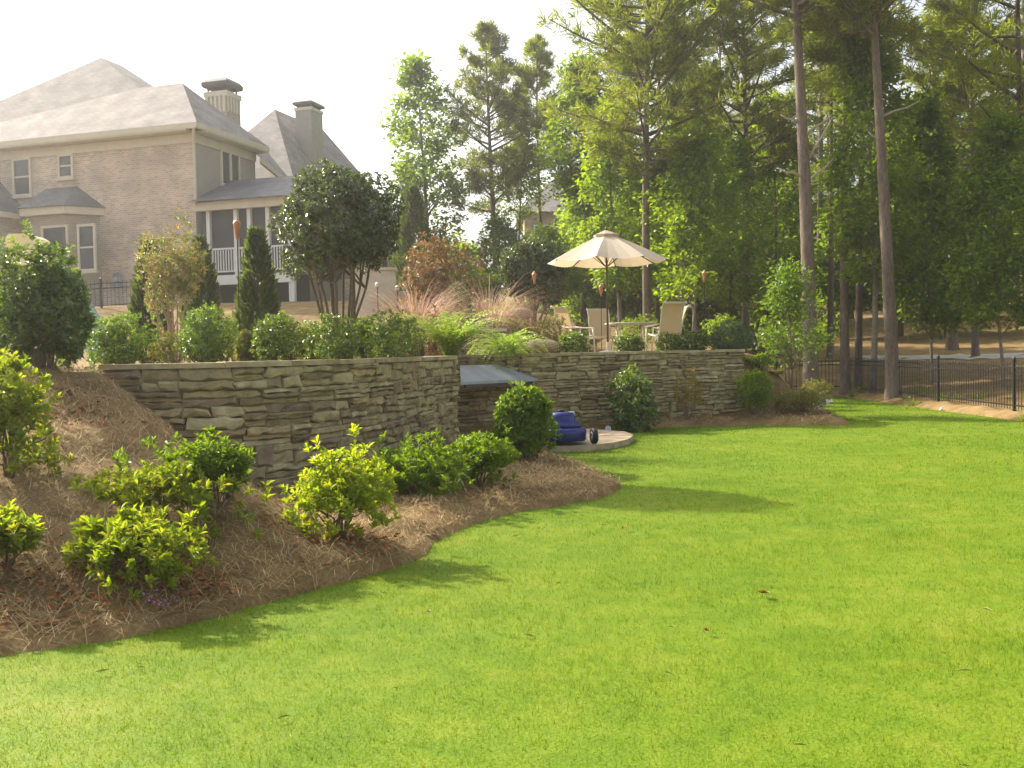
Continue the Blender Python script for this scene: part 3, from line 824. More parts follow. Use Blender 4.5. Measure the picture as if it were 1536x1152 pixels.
stone_wall('stone_wall', 'curved dry-stacked stone retaining wall nearest the camera, behind the lime azaleas', WALL_A, -0.1, TOP - 0.06, 3, hs=0.9)
stone_wall('stone_wall', 'short stone return wall running back beside the slate slab recess', WALL_R, -0.1, TOP - 0.06, 5)
stone_wall('stone_wall', 'long straight stone retaining wall under the patio umbrella and chairs', WALL_B, -0.1, TOP - 0.06, 4, hs=0.85)

# slate slab over the recess, the smaller slab above it, and the dark block wall behind
t = thing('slate_slab', 'large sloping blue grey slate slab roofing the recess between the two stone walls', 'slab', P(745, 600, 18))
a, b, c = P(691, 573, 16.6), P(812, 567.5, 19.65), P(773, 546, 19.9)
nv = np.cross(b - a, c - a); dd = _f + (690 - 768) / F * _r - (548 - 576) / F * _u; d = np.array([0, 0, EYE]) + dd * (np.dot(a - (0, 0, EYE), nv) / np.dot(dd, nv))
mb = MB(); th = np.array([0, 0, 0.05])
mb.quad(a, b, c, d); mb.quad(a - th, d - th, c - th, b - th)
for p, q in ((a, b), (b, c), (c, d), (d, a)):
    mb.quad(p - th, q - th, q, p)
mb.build('slab_top', M['slate'], t)
mb = MB(); mb.beam(a + (0.06, 0.12, -0.08), b + (-0.1, 0.05, -0.08), 0.05, 0.06); mb.beam(d + (0.05, 0.1, -0.08), c + (0, 0.1, -0.08), 0.05, 0.06)
mb.build('support_rail', M['metal'], t)
p = P(731, 545, 19.2)
tag(MB().box(p + (-0.17, 0, -0.015), (0.34, 0.0, 0), (0, 0.55, 0.1), (0, 0, 0.05)).build('slate_step', M['slate'], None), 'small pale slate step above the large sloping slate slab', 'slab')
p = P(722, 541, 20.6)
t = thing('block_wall', 'low dark grey slate block wall with pale coping behind the gap in the stone walls', 'wall', (p[0], p[1], 1.4))
MB().box((p[0] - 0.6, p[1], 1.3), (1.1, 0.16, 0), (-0.05, 0.45, 0), (0, 0, 0.70)).build('block_face', M['darkslate'], t)
MB().box((p[0] - 0.64, p[1] - 0.05, 2.003), (1.18, 0.17, 0), (-0.05, 0.5, 0), (0, 0, 0.06)).build('coping', M['palecap'], t)

# flagstone pad beside the recess
rng = random.Random(3); pad = MB(); cx, cy = 0.85, 17.3
outl = [(cx + 1.25 * cos(q) * (1 + 0.05 * sin(3 * q)), cy + 1.75 * sin(q) * (1 + 0.05 * cos(4 * q))) for q in np.linspace(0, 2 * pi, 15)[:-1]]
inn = [(cx + 0.55 * cos(q), cy + 0.75 * sin(q)) for q in np.linspace(0, 2 * pi, 15)[:-1]]
for i in range(0, 14, 2):
    k = (i + 2) % 14
    q = [outl[i], outl[i + 1], outl[k], inn[k], inn[i + 1], inn[i]]; m_ = np.mean(q, axis=0); q = [m_ + (np.array(s_) - m_) * 0.975 for s_ in q]
    zt = 0.105 + rng.uniform(-0.008, 0.008)
    pad.quad(*[(*s_, zt) for s_ in q])
    for u in range(6):
        v = (u + 1) % 6; pad.quad((*q[u], -0.05), (*q[v], -0.05), (*q[v], zt), (*q[u], zt))
pad.quad(*[(*s_, 0.103) for s_ in inn])
for u in range(14):
    v = (u + 1) % 14; pad.quad((*inn[u], 0.0), (*inn[v], 0.0), (*inn[v], 0.103), (*inn[u], 0.103))
tag(pad.build('flagstone_pad', M['flag'], None), 'rounded tan flagstone pad raised at the edge of the lawn, under the blue mower', 'stone pad')


# ------------------------------------------------------------------ blue mower
def mower():
    x, y, z = 0.78, 15.95, 0.108
    t = thing('lawn_mower', 'small blue push mower parked on the tan flagstone pad behind the round bush', 'mower', (x, y, z), radians(14))
    def bump(prof, sx, sy, n=24, sq=0.75):
        m = MB(); base = 0
        for r, zz in prof:
            for k in range(n):
                q = 2 * pi * k / n; c_, s_ = cos(q), sin(q)
                m.v.append((sx * r * math.copysign(abs(c_) ** sq, c_), sy * r * math.copysign(abs(s_) ** sq, s_), zz))
        for i in range(len(prof) - 1):
            for k in range(n):
                m.f.append((i * n + k, i * n + (k + 1) % n, (i + 1) * n + (k + 1) % n, (i + 1) * n + k))
        m.f.append(tuple(range(n))[::-1]); e = (len(prof) - 1) * n; m.f.append(tuple(e + k for k in range(n)))
        return m
    bump([(0.95, 0.05), (1.0, 0.07), (1.0, 0.2), (0.97, 0.235), (0.9, 0.25), (0.5, 0.27)], 0.37, 0.42).build('deck', M['blue'], t, True, world=False)
    o = bump([(1.0, 0.262), (1.02, 0.30), (0.98, 0.315), (0.72, 0.36), (0.70, 0.43), (0.62, 0.48), (0.35, 0.50)], 0.30, 0.31, sq=0.85).build('engine_cover', M['blue'], t, True, world=False)
    MB().lathe([(0.055, 0.495), (0.055, 0.53), (0.04, 0.535)], 14).build('starter_cap', M['rubber'], o, True, world=False)
    MB().cbox((0.17, 0.0, 0.40), 0.09, 0.10, 0.10).build('fuel_cap', M['silver'], o, bevel=0.012, world=False)
    for sx, sy, r in ((-0.42, -0.36, 0.125), (0.42, -0.36, 0.125), (-0.40, 0.33, 0.13), (0.40, 0.33, 0.13)):
        wh = MB()
        prof = [(r * 0.62, -0.035), (r * 0.95, -0.035), (r, -0.02), (r, 0.02), (r * 0.95, 0.035), (r * 0.62, 0.035)]
        wh.lathe(prof, 18); wh.v = [(sx + vz, sy + vx, r + vy) for vx, vy, vz in wh.v]
        wo = wh.build('wheel', M['rubber'], t, True, world=False)
        hb = MB().lathe([(r * 0.6, -0.038), (r * 0.3, -0.045), (r * 0.3, 0.045), (r * 0.6, 0.038)], 14); hb.v = [(sx + vz * (1.05), sy + vx, r + vy) for vx, vy, vz in hb.v]
        hb.build('hub', M['silver'], wo, True, world=False)
    h = MB()
    for sx in (-0.24, 0.24):
        h.tube([(sx, 0.36, 0.24), (sx, 0.52, 0.36), (sx, 0.60, 0.42)], 0.012, 8)
    h.tube([(-0.24, 0.60, 0.42), (-0.24, 0.56, 0.45), (-0.24, 0.36, 0.43)], 0.012, 8); h.tube([(0.24, 0.60, 0.42), (0.24, 0.56, 0.45), (0.24, 0.36, 0.43)], 0.012, 8); h.tube([(-0.24, 0.36, 0.43), (0.24, 0.36, 0.43)], 0.012, 8)
    h.build('folded_handle', M['rubber'], t, True, world=False)


mower()
p = P(913, 640, 19.25)
t = thing('spotlight', 'small black garden spotlight at the foot of the long stone wall', 'garden light', (p[0], p[1], H(p[0], p[1])))
MB().tube([(0, 0, 0), (0, 0, 0.12)], 0.015, 8).build('stake', M['black'], t, world=False)
MB().tube([(0, 0.06, 0.10), (-0.02, -0.10, 0.17)], [0.06, 0.075], 12).build('lamp_head', M['black'], t, world=False)
MB().tube([(-0.021, -0.101, 0.1705), (-0.0215, -0.106, 0.173)], 0.06, 12).build('lens', M['silver'], t, world=False)


# ------------------------------------------------------------------ house (local axes: s = along the near face to the left, v = back)
HC = np.array([-11.2, 36.0]); HU = np.array([-0.953, 0.303]); HV = np.array([0.303, 0.953])


def hp(s, v, z):
    q = HC + HU * s + HV * v
    return np.array([q[0], q[1], z])


def on_v(px, py, v):
    """(s, z) of the point on the plane v = const that the photo shows at (px, py)"""
    d = _f + (px - 768) / F * _r - (py - 576) / F * _u
    # HC + HU s + HV v = k d
    A = np.array([[HU[0], -d[0]], [HU[1], -d[1]]]); s, k = np.linalg.solve(A, -(HC + HV * v))
    return s, EYE + k * d[2]


def on_s(px, py, s):
    d = _f + (px - 768) / F * _r - (py - 576) / F * _u
    A = np.array([[HV[0], -d[0]], [HV[1], -d[1]]]); v, k = np.linalg.solve(A, -(HC + HU * s))
    return v, EYE + k * d[2]


GZ = 3.0
house = thing('brick_house', 'large beige brick house with grey hipped roofs, bay window and screened porch', 'house', hp(0, 0, GZ))
US, VS = np.array([HU[0], HU[1], 0]), np.array([HV[0], HV[1], 0]); ZZ = np.array([0, 0, 1.0])
EZ = 9.7
# walls
MB().quad(hp(14, 0, GZ - 1), hp(0, 0, GZ - 1), hp(0, 0, EZ), hp(14, 0, EZ)).build('brick_wall', M['brick'], house)
MB().quad(hp(0, 0, GZ - 1), hp(0, 4.0, GZ - 1), hp(0, 4.0, EZ), hp(0, 0, EZ)).quad(hp(0, 4.0, GZ - 1), hp(0.9, 4.0, GZ - 1), hp(0.9, 4, EZ), hp(0, 4, EZ)) \
    .quad(hp(0.9, 4, GZ - 1), hp(0.9, 9, GZ - 1), hp(0.9, 9, 8.75), hp(0.9, 4, 8.75)).quad(hp(14, 14, GZ - 1), hp(14, 0, GZ - 1), hp(14, 0, EZ), hp(14, 14, EZ)) \
    .quad(hp(0.3, 7.6, GZ - 1), hp(0.3, 18.2, GZ - 1), hp(0.3, 18.2, 8.1), hp(0.3, 7.6, 8.1)).quad(hp(6.8, 7.6, GZ - 1), hp(0.3, 7.6, GZ - 1), hp(0.3, 7.6, 8.1), hp(6.8, 7.6, 8.1)) \
    .quad(hp(0.3, 18.2, GZ - 1), hp(6.8, 18.2, GZ - 1), hp(6.8, 18.2, 8.1), hp(0.3, 18.2, 8.1)).build('siding_wall', M['siding'], house)
# roofs: explicit faces, overhang 0.45
OV = 0.45
rz = EZ + 0.16
E0 = hp(-OV, -OV, rz); E1 = hp(-OV, 4.3, rz); R1 = hp(1.75, 1.9, 12.0); R0 = hp(3.75, 1.9, 12.0)
A = hp(*(lambda s: (s, 3.6))(on_v(152, 86, 3.6)[0]), on_v(152, 86, 3.6)[1]); AB = A + VS * 1.2
EL = hp(14.5, -OV, rz); ELB = hp(14.5, 9, rz)
rf = MB()
rf.quad(EL, E0, R1, R0, A); rf.quad(E0, E1, R1); rf.quad(E1, hp(5.5, 4.3, rz), R0, R1); rf.quad(R0, hp(3.3, 5.2, 11.6), AB, A); rf.quad(EL, A, AB, ELB)
rf.quad(ELB, AB, hp(3.3, 5.2, 11.6), hp(4, 9, rz))
rf.build('main_roof', M['shingle'], house)
b = MB(); b.quad(hp(-OV, 3.6, 9.35), hp(-OV + 1.0, 8.2, 8.9), hp(2.0, 8.2, 10.6), hp(1.4, 4.2, 10.6)); b.build('link_roof', M['shingle'], house)
rb = MB(); ez2 = 8.15
c00, c01 = hp(-0.2, 7.1, ez2), hp(-0.2, 18.8, ez2); c10, c11 = hp(7.2, 7.1, ez2), hp(7.2, 18.8, ez2); ra, rb2 = hp(3.5, 11.5, 13.3), hp(3.5, 16.3, 13.3)
rb.quad(c00, c01, rb2, ra); rb.quad(c10, c00, ra); rb.quad(c11, c10, ra, rb2); rb.quad(c01, c11, rb2)
rb.build('rear_roof', M['shingle'], house)
# eaves: fascia, gutter and frieze board
ev = MB()
ev.beam(hp(14.5, -OV + 0.03, rz - 0.11), hp(-OV, -OV + 0.03, rz - 0.11), 0.12, 0.2); ev.beam(hp(-OV + 0.03, -OV + 0.1, rz - 0.11), hp(-OV + 0.03, 4.3, rz - 0.11), 0.12, 0.2)
ev.box(hp(14.5, -OV, rz - 0.26), US * -14.5, VS * 0.48, ZZ * 0.05); ev.box(hp(-OV, -OV + 0.5, rz - 0.257), US * 0.47, VS * 4.2, ZZ * 0.05)
ev.box(hp(14.0, -0.05, EZ - 0.45), US * -14.06, VS * 0.06, ZZ * 0.32); ev.box(hp(-0.06, 0.0, EZ - 0.45), US * 0.06, VS * 4.0, ZZ * 0.32)
ev.beam(hp(-OV, 3.7, 9.2), hp(-OV + 1.0, 8.2, 8.78), 0.1, 0.2); ev.beam(c00 - ZZ * 0.1, c01 - ZZ * 0.1, 0.12, 0.2); ev.beam(c10 - ZZ * 0.1, c00 - ZZ * 0.1, 0.12, 0.2)
ev.box(hp(-0.2, 7.3, ez2 - 0.24), US * 0.5, VS * 11.3, ZZ * 0.04)
ev.build('eaves', M['cream'], house)
dn = MB(); dn.tube([hp(-0.3, -0.42, rz - 0.2), hp(-0.07, -0.10, EZ - 0.55), hp(-0.07, -0.10, 7.2), hp(-0.15, -0.2, 6.95)], 0.055, 8); dn.build('downspout', M['cream'], house)


def window(parent, px0, py0, px1, py1, plane='v', val=0.0, mull=(0, 1), m='glass', fw=0.09):
    """framed window on a wall plane, from its pixel rectangle"""
    fn = on_v if plane == 'v' else on_s
    a0, za = fn(px0, (py0 + py1) / 2, val); a1, zb = fn(px1, (py0 + py1) / 2, val)
    z1 = fn((px0 + px1) / 2, py0, val)[1]; z0 = fn((px0 + px1) / 2, py1, val)[1]
    lo, hi = min(a0, a1), max(a0, a1)
    q = (lambda a, o, z: hp(a, val - o, z)) if plane == 'v' else (lambda a, o, z: hp(val - o, a, z))
    f = MB()
    def bar(l, r, b, t_, o0=0.0, o1=0.07):
        p0, p1, p2, p3 = q(l, o0, b), q(r, o0, b), q(l, o1, b), q(l, o0, t_)
        f.box(p0, p1 - p0, p2 - p0, p3 - p0)
    bar(lo, lo + fw, z0, z1); bar(hi - fw, hi, z0, z1); bar(lo + fw, hi - fw, z1 - fw, z1); bar(lo - 0.06, hi + 0.06, z0 - 0.1, z0 - 0.003, 0, 0.12); bar(lo + fw, hi - fw, z0, z0 + fw * 0.7)
    nx, nz = mull
    for i in range(1, nx + 1):
        x = lo + (hi - lo) * i / (nx + 1); bar(x - 0.06, x + 0.06, z0 + fw * 0.7, z1 - fw)
    if nz:
        x0 = lo + fw
        for i in range(nx + 1):
            xa = lo + (hi - lo) * i / (nx + 1) + (fw if i == 0 else 0.06); xb = lo + (hi - lo) * (i + 1) / (nx + 1) - (fw if i == nx else 0.06)
            bar(xa, xb, (z0 + z1) / 2 - 0.03, (z0 + z1) / 2 + 0.03, 0.02, 0.05)
    o = f.build('window', M['cream'], parent)
    MB().quad(q(lo + 0.02, 0.025, z0), q(hi - 0.02, 0.025, z0), q(hi - 0.02, 0.025, z1 - 0.01), q(lo + 0.02, 0.025, z1 - 0.01)).build('pane', M[m], o)


window(house, 20, 237, 48, 294); window(house, 88, 231, 111, 267); window(house, 330, 217, 358, 280, 's', 0.0, (1, 0))
window(house, 571, 385, 581, 420, 's', 0.3, (0, 0)); window(house, 588, 352, 606, 420, 's', 0.3, (1, 0))
# bay window: three-sided, brick, hip roof
sA, _ = on_v(42, 380, -0.0); sB, _ = on_v(152, 380, -0.0); bd = 0.85
zt = on_v(100, 312, -bd)[1]; prof = [(sA, 0), (sA - 0.75, -bd), (sB + 0.75, -bd), (sB, 0)]
bay = MB()
for (s0, v0), (s1, v1) in zip(prof[:-1], prof[1:]):
    bay.quad(hp(s0, v0, GZ - 1), hp(s1, v1, GZ - 1), hp(s1, v1, zt), hp(s0, v0, zt))
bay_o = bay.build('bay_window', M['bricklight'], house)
fz = MB(); big = [(sA + 0.2, 0.02), (sA - 0.68, -bd - 0.22), (sB + 0.68, -bd - 0.22), (sB - 0.2, 0.02)]
for (s0, v0), (s1, v1) in zip(big[:-1], big[1:]):
    fz.quad(hp(s0, v0, zt - 0.22), hp(s1, v1, zt - 0.22), hp(s1, v1, zt + 0.06), hp(s0, v0, zt + 0.06))
fz.quad(*[hp(s, v, zt - 0.22) for s, v in big]); fz.build('frieze', M['cream'], bay_o)
ry = zt + 0.95; t0_, t1_ = hp(sA - 0.95, 0.03, ry), hp(sB + 1.0, 0.03, ry); g = [hp(s, v, zt + 0.063) for s, v in [(sA + 0.28, 0.03), (sA - 0.66, -bd - 0.3), (sB + 0.66, -bd - 0.3), (sB - 0.28, 0.03)]]
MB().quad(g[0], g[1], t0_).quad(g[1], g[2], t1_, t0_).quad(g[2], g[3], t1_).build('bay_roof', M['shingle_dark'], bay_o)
window(house, 64, 338, 104, 406, 'v', -bd, (0, 0)); window(house, 118, 336, 145, 406, 'v', -bd + 0.003, (0, 1))
# garage wing roof at the far left
gz = on_v(46, 324, 0.0)[1]; gs = on_v(46, 324, 0)[0]
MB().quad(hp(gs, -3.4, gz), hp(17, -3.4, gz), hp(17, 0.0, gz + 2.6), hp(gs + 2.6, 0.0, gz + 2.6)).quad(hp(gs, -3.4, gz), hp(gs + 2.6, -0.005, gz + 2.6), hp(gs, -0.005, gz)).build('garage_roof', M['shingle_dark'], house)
MB().quad(hp(17, -3.0, GZ - 1), hp(gs + 0.3, -3.0, GZ - 1), hp(gs + 0.3, -3.0, gz - 0.1), hp(17, -3.0, gz - 0.1)).quad(hp(gs + 0.3, -3.0, GZ - 1), hp(gs + 0.3, -0.003, GZ - 1), hp(gs + 0.3, -0.003, gz - 0.1), hp(gs + 0.3, -3.0, gz - 0.1)).build('garage_wall', M['brick'], house)
MB().beam(hp(17, -3.35, gz - 0.1), hp(gs, -3.35, gz - 0.1), 0.12, 0.2).beam(hp(gs + 0.03, -3.28, gz - 0.1), hp(gs + 0.03, 0, gz - 0.1), 0.12, 0.2).build('garage_eave', M['cream'], house)


def chimney(s, v, wd, dp, z0, z1, ztop, panels, capr):
    o = MB().box(hp(s + wd / 2, v - dp / 2, z0), US * -wd, VS * dp, ZZ * (z1 - z0)).build('chimney', M['siding'] if not panels else M['bricklight'], house)
    k = MB()
    if panels:
        k.box(hp(s + wd / 2 + 0.05, v - dp / 2 - 0.05, z1 - 0.22), US * -(wd + 0.1), VS * (dp + 0.1), ZZ * 0.2)
        for i in range(5):
            x = s + wd / 2 - wd * (i + 0.5) / 5
            k.box(hp(x + 0.05, v - dp / 2 - 0.04, z1 - 0.85), US * -0.1, VS * 0.035, ZZ * 0.63)
            y = v - dp / 2 + dp * (i + 0.5) / 5
            k.box(hp(s - wd / 2 - 0.04, y - 0.05, z1 - 0.85), US * 0.035, VS * 0.1, ZZ * 0.63)
    else:
        k.box(hp(s + wd / 2 + 0.04, v - dp / 2 - 0.04, z1 - 0.15), US * -(wd + 0.08), VS * (dp + 0.08), ZZ * 0.14)
    k.build('crown_band', M['cream'], o)
    c = MB(); h = ztop - z1
    for sx in (-1, 1):
        for sy in (-1, 1):
            c.tube([hp(s + sx * wd * 0.4, v + sy * dp * 0.4, z1), hp(s + sx * wd * 0.4, v + sy * dp * 0.4, z1 + h * 0.45)], 0.05, 6)
    L = [(wd * 0.56, 0.28), (wd * 0.60, 0.40), (wd * 0.60, 0.62), (wd * 0.50, 0.82), (wd * 0.30, 1.0)]
    for (r, q), (r2, q2) in zip(L[:-1], L[1:]):
        for a0 in range(4):
            cs = [(1, -1), (-1, -1), (-1, 1), (1, 1)]; (x0, y0), (x1, y1) = cs[a0], cs[(a0 + 1) % 4]
            c.quad(hp(s + x0 * r, v + y0 * r * dp / wd, z1 + h * q), hp(s + x1 * r, v + y1 * r * dp / wd, z1 + h * q), hp(s + x1 * r2, v + y1 * r2 * dp / wd, z1 + h * q2), hp(s + x0 * r2, v + y0 * r2 * dp / wd, z1 + h * q2))
    r = L[-1][0]; c.quad(*[hp(s + x0 * r, v + y0 * r * dp / wd, ztop) for x0, y0 in ((1, -1), (-1, -1), (-1, 1), (1, 1))])
    c.build('chimney_cap', M['metal'], o)


chimney(2.05, 5.0, 1.0, 1.0, 9.5, 12.35, 12.95, True, 0.6)
chimney(1.95, 12.0, 0.85, 1.1, 9.5, 13.25, 13.62, False, 0.5)
# screened porch with deck
PZ = on_v(370, 411, 0)[1]; PT = on_v(365, 312, 0)[1]
sL = -0.15; sR = on_v(437, 350, 0)[0]
pr = MB().box(hp(sL, 0.12, PZ), US * (sR - sL), VS * 0.05, ZZ * (PT - PZ)); porch = pr.build('porch', M['screen'], house)
MB().box(hp(sL, 0.2, PZ - 0.03), US * (sR - sL), VS * 3.6, ZZ * 0.025).quad(hp(sR, 0.2, PZ), hp(sR, 3.8, PZ), hp(sR, 3.8, PT), hp(sR, 0.2, PT)).build('porch_side', M['screen'], porch)
for px in (313, 354, 374, 402, 436):
    s = on_v(px, 360, 0)[0]; lo = PZ if px not in (436, 402) else GZ - 0.6
    w_ = 0.14 if px != 436 else 0.22
    MB().box(hp(s + w_ / 2, -0.02, lo), US * -w_, VS * 0.135, ZZ * (PT - lo)).build('post', M['white'], porch)
MB().box(hp(sL, -0.07, PZ - 0.35), US * (sR - sL), VS * 0.17, ZZ * 0.34).build('deck_beam', M['white'], porch)
rl = MB(); rl.box(hp(sL, 0.0, PZ + 0.9), US * (sR - sL), VS * 0.06, ZZ * 0.06); rl.box(hp(sL, 0.0, PZ + 0.1), US * (sR - sL), VS * 0.05, ZZ * 0.05)
for i in range(34):
    s = sL + (sR - sL) * (i + 0.5) / 34; rl.box(hp(s + 0.02, 0.012, PZ + 0.15), US * -0.04, VS * 0.035, ZZ * 0.75)
rl.build('railing', M['white'], porch)
MB().beam(hp(sL + 0.1, -0.1, PT + 0.12), hp(sR - 0.3, -0.1, PT + 0.12), 0.2, 0.3).beam(hp(sR - 0.25, 0.05, PT + 0.12), hp(sR - 0.25, 4.0, PT + 0.12), 0.16, 0.26).build('porch_eave', M['cream'], porch)
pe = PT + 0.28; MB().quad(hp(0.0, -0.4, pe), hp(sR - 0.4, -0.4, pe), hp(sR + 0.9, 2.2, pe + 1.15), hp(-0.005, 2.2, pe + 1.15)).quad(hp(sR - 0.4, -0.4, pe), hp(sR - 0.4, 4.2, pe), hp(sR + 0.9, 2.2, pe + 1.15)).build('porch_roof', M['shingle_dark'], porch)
MB().quad(hp(sL, 1.2, GZ - 1), hp(sR, 1.2, GZ - 1), hp(sR, 1.2, PZ - 0.04), hp(sL, 1.2, PZ - 0.04)).build('shade_panel', M['deckshade'], porch)  # dark brown sheet whose colour stands for the shade beneath the deck
MB().box(hp(-6.4, 3.0, GZ - 1), US * 2.2, VS * 0.3, ZZ * 2.4).build('basement_wall', M['brick'], house)
s_, z_ = on_v(178, 420, 0); o = MB().box(hp(s_ + 0.16, -0.14, z_ - 0.3), US * -0.32, VS * 0.135, ZZ * 0.55).build('utility_meter', M['greybox'], house, bevel=0.02)
mm_ = MB().lathe([(0.1, 0), (0.1, 0.08), (0.07, 0.1)], 12); mm_.v = [tuple(hp(s_ + x, -0.14 - z, z_ + y)) for x, y, z in mm_.v]; mm_.build('dial', M['silver'], o)

# neighbouring houses glimpsed through the trees
def far_house(label, x0, x1, y, zg, zw, zr, m, dep=9, hip=1.5, nwin=3):
    t = thing('house', label, 'house', ((x0 + x1) / 2, y, zg)); yb = y + dep
    MB().quad((x0, y, zg - 1), (x1, y, zg - 1), (x1, y, zw), (x0, y, zw)).quad((x0, yb, zg - 1), (x0, y, zg - 1), (x0, y, zw), (x0, yb, zw)).quad((x1, y, zg - 1), (x1, yb, zg - 1), (x1, yb, zw), (x1, y, zw)).quad((x1, yb, zg - 1), (x0, yb, zg - 1), (x0, yb, zw), (x1, yb, zw)).build('wall', M[m], t)
    o = 0.5; a, b, c, d = (x0 - o, y - o, zw), (x1 + o, y - o, zw), (x1 + o, yb + o, zw), (x0 - o, yb + o, zw); r0, r1 = (x0 + dep / hip / 2, y + dep / 2, zr), (x1 - dep / hip / 2, y + dep / 2, zr)
    MB().quad(a, b, r1, r0).quad(b, c, r1).quad(c, d, r0, r1).quad(d, a, r0).build('roof', M['shingle'], t)
    for i in range(nwin):
        x = x0 + (x1 - x0) * (i + 0.5) / nwin; f = MB().box((x - 0.6, y - 0.06, zw - 2.3), (1.2, 0, 0), (0, 0.055, 0), (0, 0, 1.5)).build('window', M['white'], t)
        MB().box((x - 0.5, y - 0.075, zw - 2.2), (1.0, 0, 0), (0, 0.012, 0), (0, 0, 1.3)).build('pane', M['glass'], f)


far_house('peach brick neighbour house half hidden by trees behind the umbrella', X(790, 66), X(955, 66), 66, 4, P(850, 318, 66)[2], P(850, 235, 66)[2], 'peach')
far_house('low dark roofed house glimpsed beyond the rusty brown tree', X(628, 62), X(704, 62), 62, 4, P(690, 408, 62)[2], P(670, 352, 62)[2], 'siding', nwin=2)
far_house('grey roofed neighbour house glimpsed at the right edge among the pines', X(1450, 75), X(1640, 75), 75, 6, P(1490, 285, 75)[2], P(1490, 218, 75)[2], 'siding')

# ------------------------------------------------------------------ terrace: patio, walls, fences, slide
flat_poly('patio', [(p[0], p[1]) for p in (P(820, 526, 21.5), P(1060, 526, 23.2), P(1075, 526, 26.5), P(800, 526, 26.5), P(770, 526, 22.5))], 1.475, M['patio'])
p = P(565, 460, 27); gz_ = H(p[0], p[1])
t = thing('garden_wall', 'plain cream rendered garden wall beyond the dome shaped shrub', 'garden wall', (p[0], p[1], gz_))
a, b = P(530, 405, 27), P(592, 405, 27.3)
MB().box((a[0], a[1], gz_ - 0.3), (b[0] - a[0], 0.3, 0), (0, 0.3, 0), (0, 0, a[2] - gz_ + 0.3)).build('wall_panel', M['palecap'], t)
MB().box((a[0] - 0.05, a[1] - 0.06, a[2] + 0.003), (b[0] - a[0] + 0.1, 0.3, 0), (0, 0.42, 0), (0, 0, 0.07)).build('coping', M['palecap'], t)
a, b = P(592, 436, 27.3), P(700, 440, 28)
MB().box((a[0] + 0.01, a[1] + 0.08, gz_ - 0.3), (b[0] - a[0], 0.8, 0), (0, 0.25, 0), (0, 0, a[2] - gz_ + 0.3)).build('low_wall', M['palecap'], t)
for px, py, lab in ((566, 428, 'white globe path light nearer the cream garden wall'), (596, 433, 'white globe path light at the right end of the cream garden wall')):
    p = P(px, py, 26.4); g_ = H(p[0], p[1]); t = thing('path_light', lab, 'path light', (p[0], p[1], g_), group='globe path lights')
    MB().tube([(0, 0, -0.05), (0, 0, p[2] - g_ - 0.05)], 0.02, 6).build('stake', M['bronze'], t, world=False)
    MB().lathe([(0.02, -0.05), (0.055, -0.03), (0.065, 0.02), (0.05, 0.06), (0.02, 0.085)], 12, (0, 0, p[2] - g_)).build('globe', M['white'], t, True, world=False)


def picket_fence(label, pts, h, post_at, sp=0.11, pk=0.008, rails=(0.12, 0.82, 0.94), follow=True, post_h=0.12):
    cv = Curve(pts); t = thing('metal_fence', label, 'fence', (*cv.at(cv.L / 2)[0], H(*cv.at(cv.L / 2)[0])))
    bays = sorted(set([0.0] + list(post_at) + [cv.L]))
    for i, (a, b) in enumerate(zip(bays[:-1], bays[1:])):
        m = MB(); p0, p1 = cv.at(a)[0], cv.at(b)[0]; z0, z1 = H(*p0), H(*p1)
        for r in rails:
            m.beam((*p0, z0 + r * h), (*p1, z1 + r * h), 0.022, 0.03)
        n = max(2, int((b - a) / sp))
        for k in range(n):
            q = (k + 0.5) / n; pp = p0 + (p1 - p0) * q; z = z0 + (z1 - z0) * q
            m.tube([(*pp, z + 0.04), (*pp, z + h)], [pk, pk], 4)
            m.tube([(*pp, z + h), (*pp, z + h + 0.05)], [pk * 1.7, 0.001], 4, cap=False)
        m.build('picket_panel', M['black'], t)
    for a in bays:
        p0 = cv.at(a)[0]; z = H(*p0); m = MB().cbox((*p0, z - 0.1), 0.055, 0.055, h + post_h + 0.1); m.lathe([(0.04, 0), (0.035, 0.02), (0.005, 0.05)], 8, (*p0, z + h + post_h)); m.build('post', M['black'], t)
    return t


FENCE = [(10.9, 13.0), (10.75, 17.0), (10.55, 21.0), (10.45, 24.5), (10.5, 28.0), (10.55, 31.3)]
picket_fence('black metal picket fence along the far right edge of the lawn', FENCE, 0.98, [4.0, 8.0, 11.5, 15.0])
picket_fence('black metal picket fence section running left behind the big pine trunk', [(10.5, 31.45), (8.4, 32.0), (6.4, 32.5)], 0.98, [2.1])
a, b = P(108, 440, 31.5), P(222, 440, 32.5)
picket_fence('black picket pool fence in front of the brick house wall at left', [tuple(a[:2]), tuple(b[:2])], 0.8, [0.85], rails=(0.1, 0.78, 0.97))

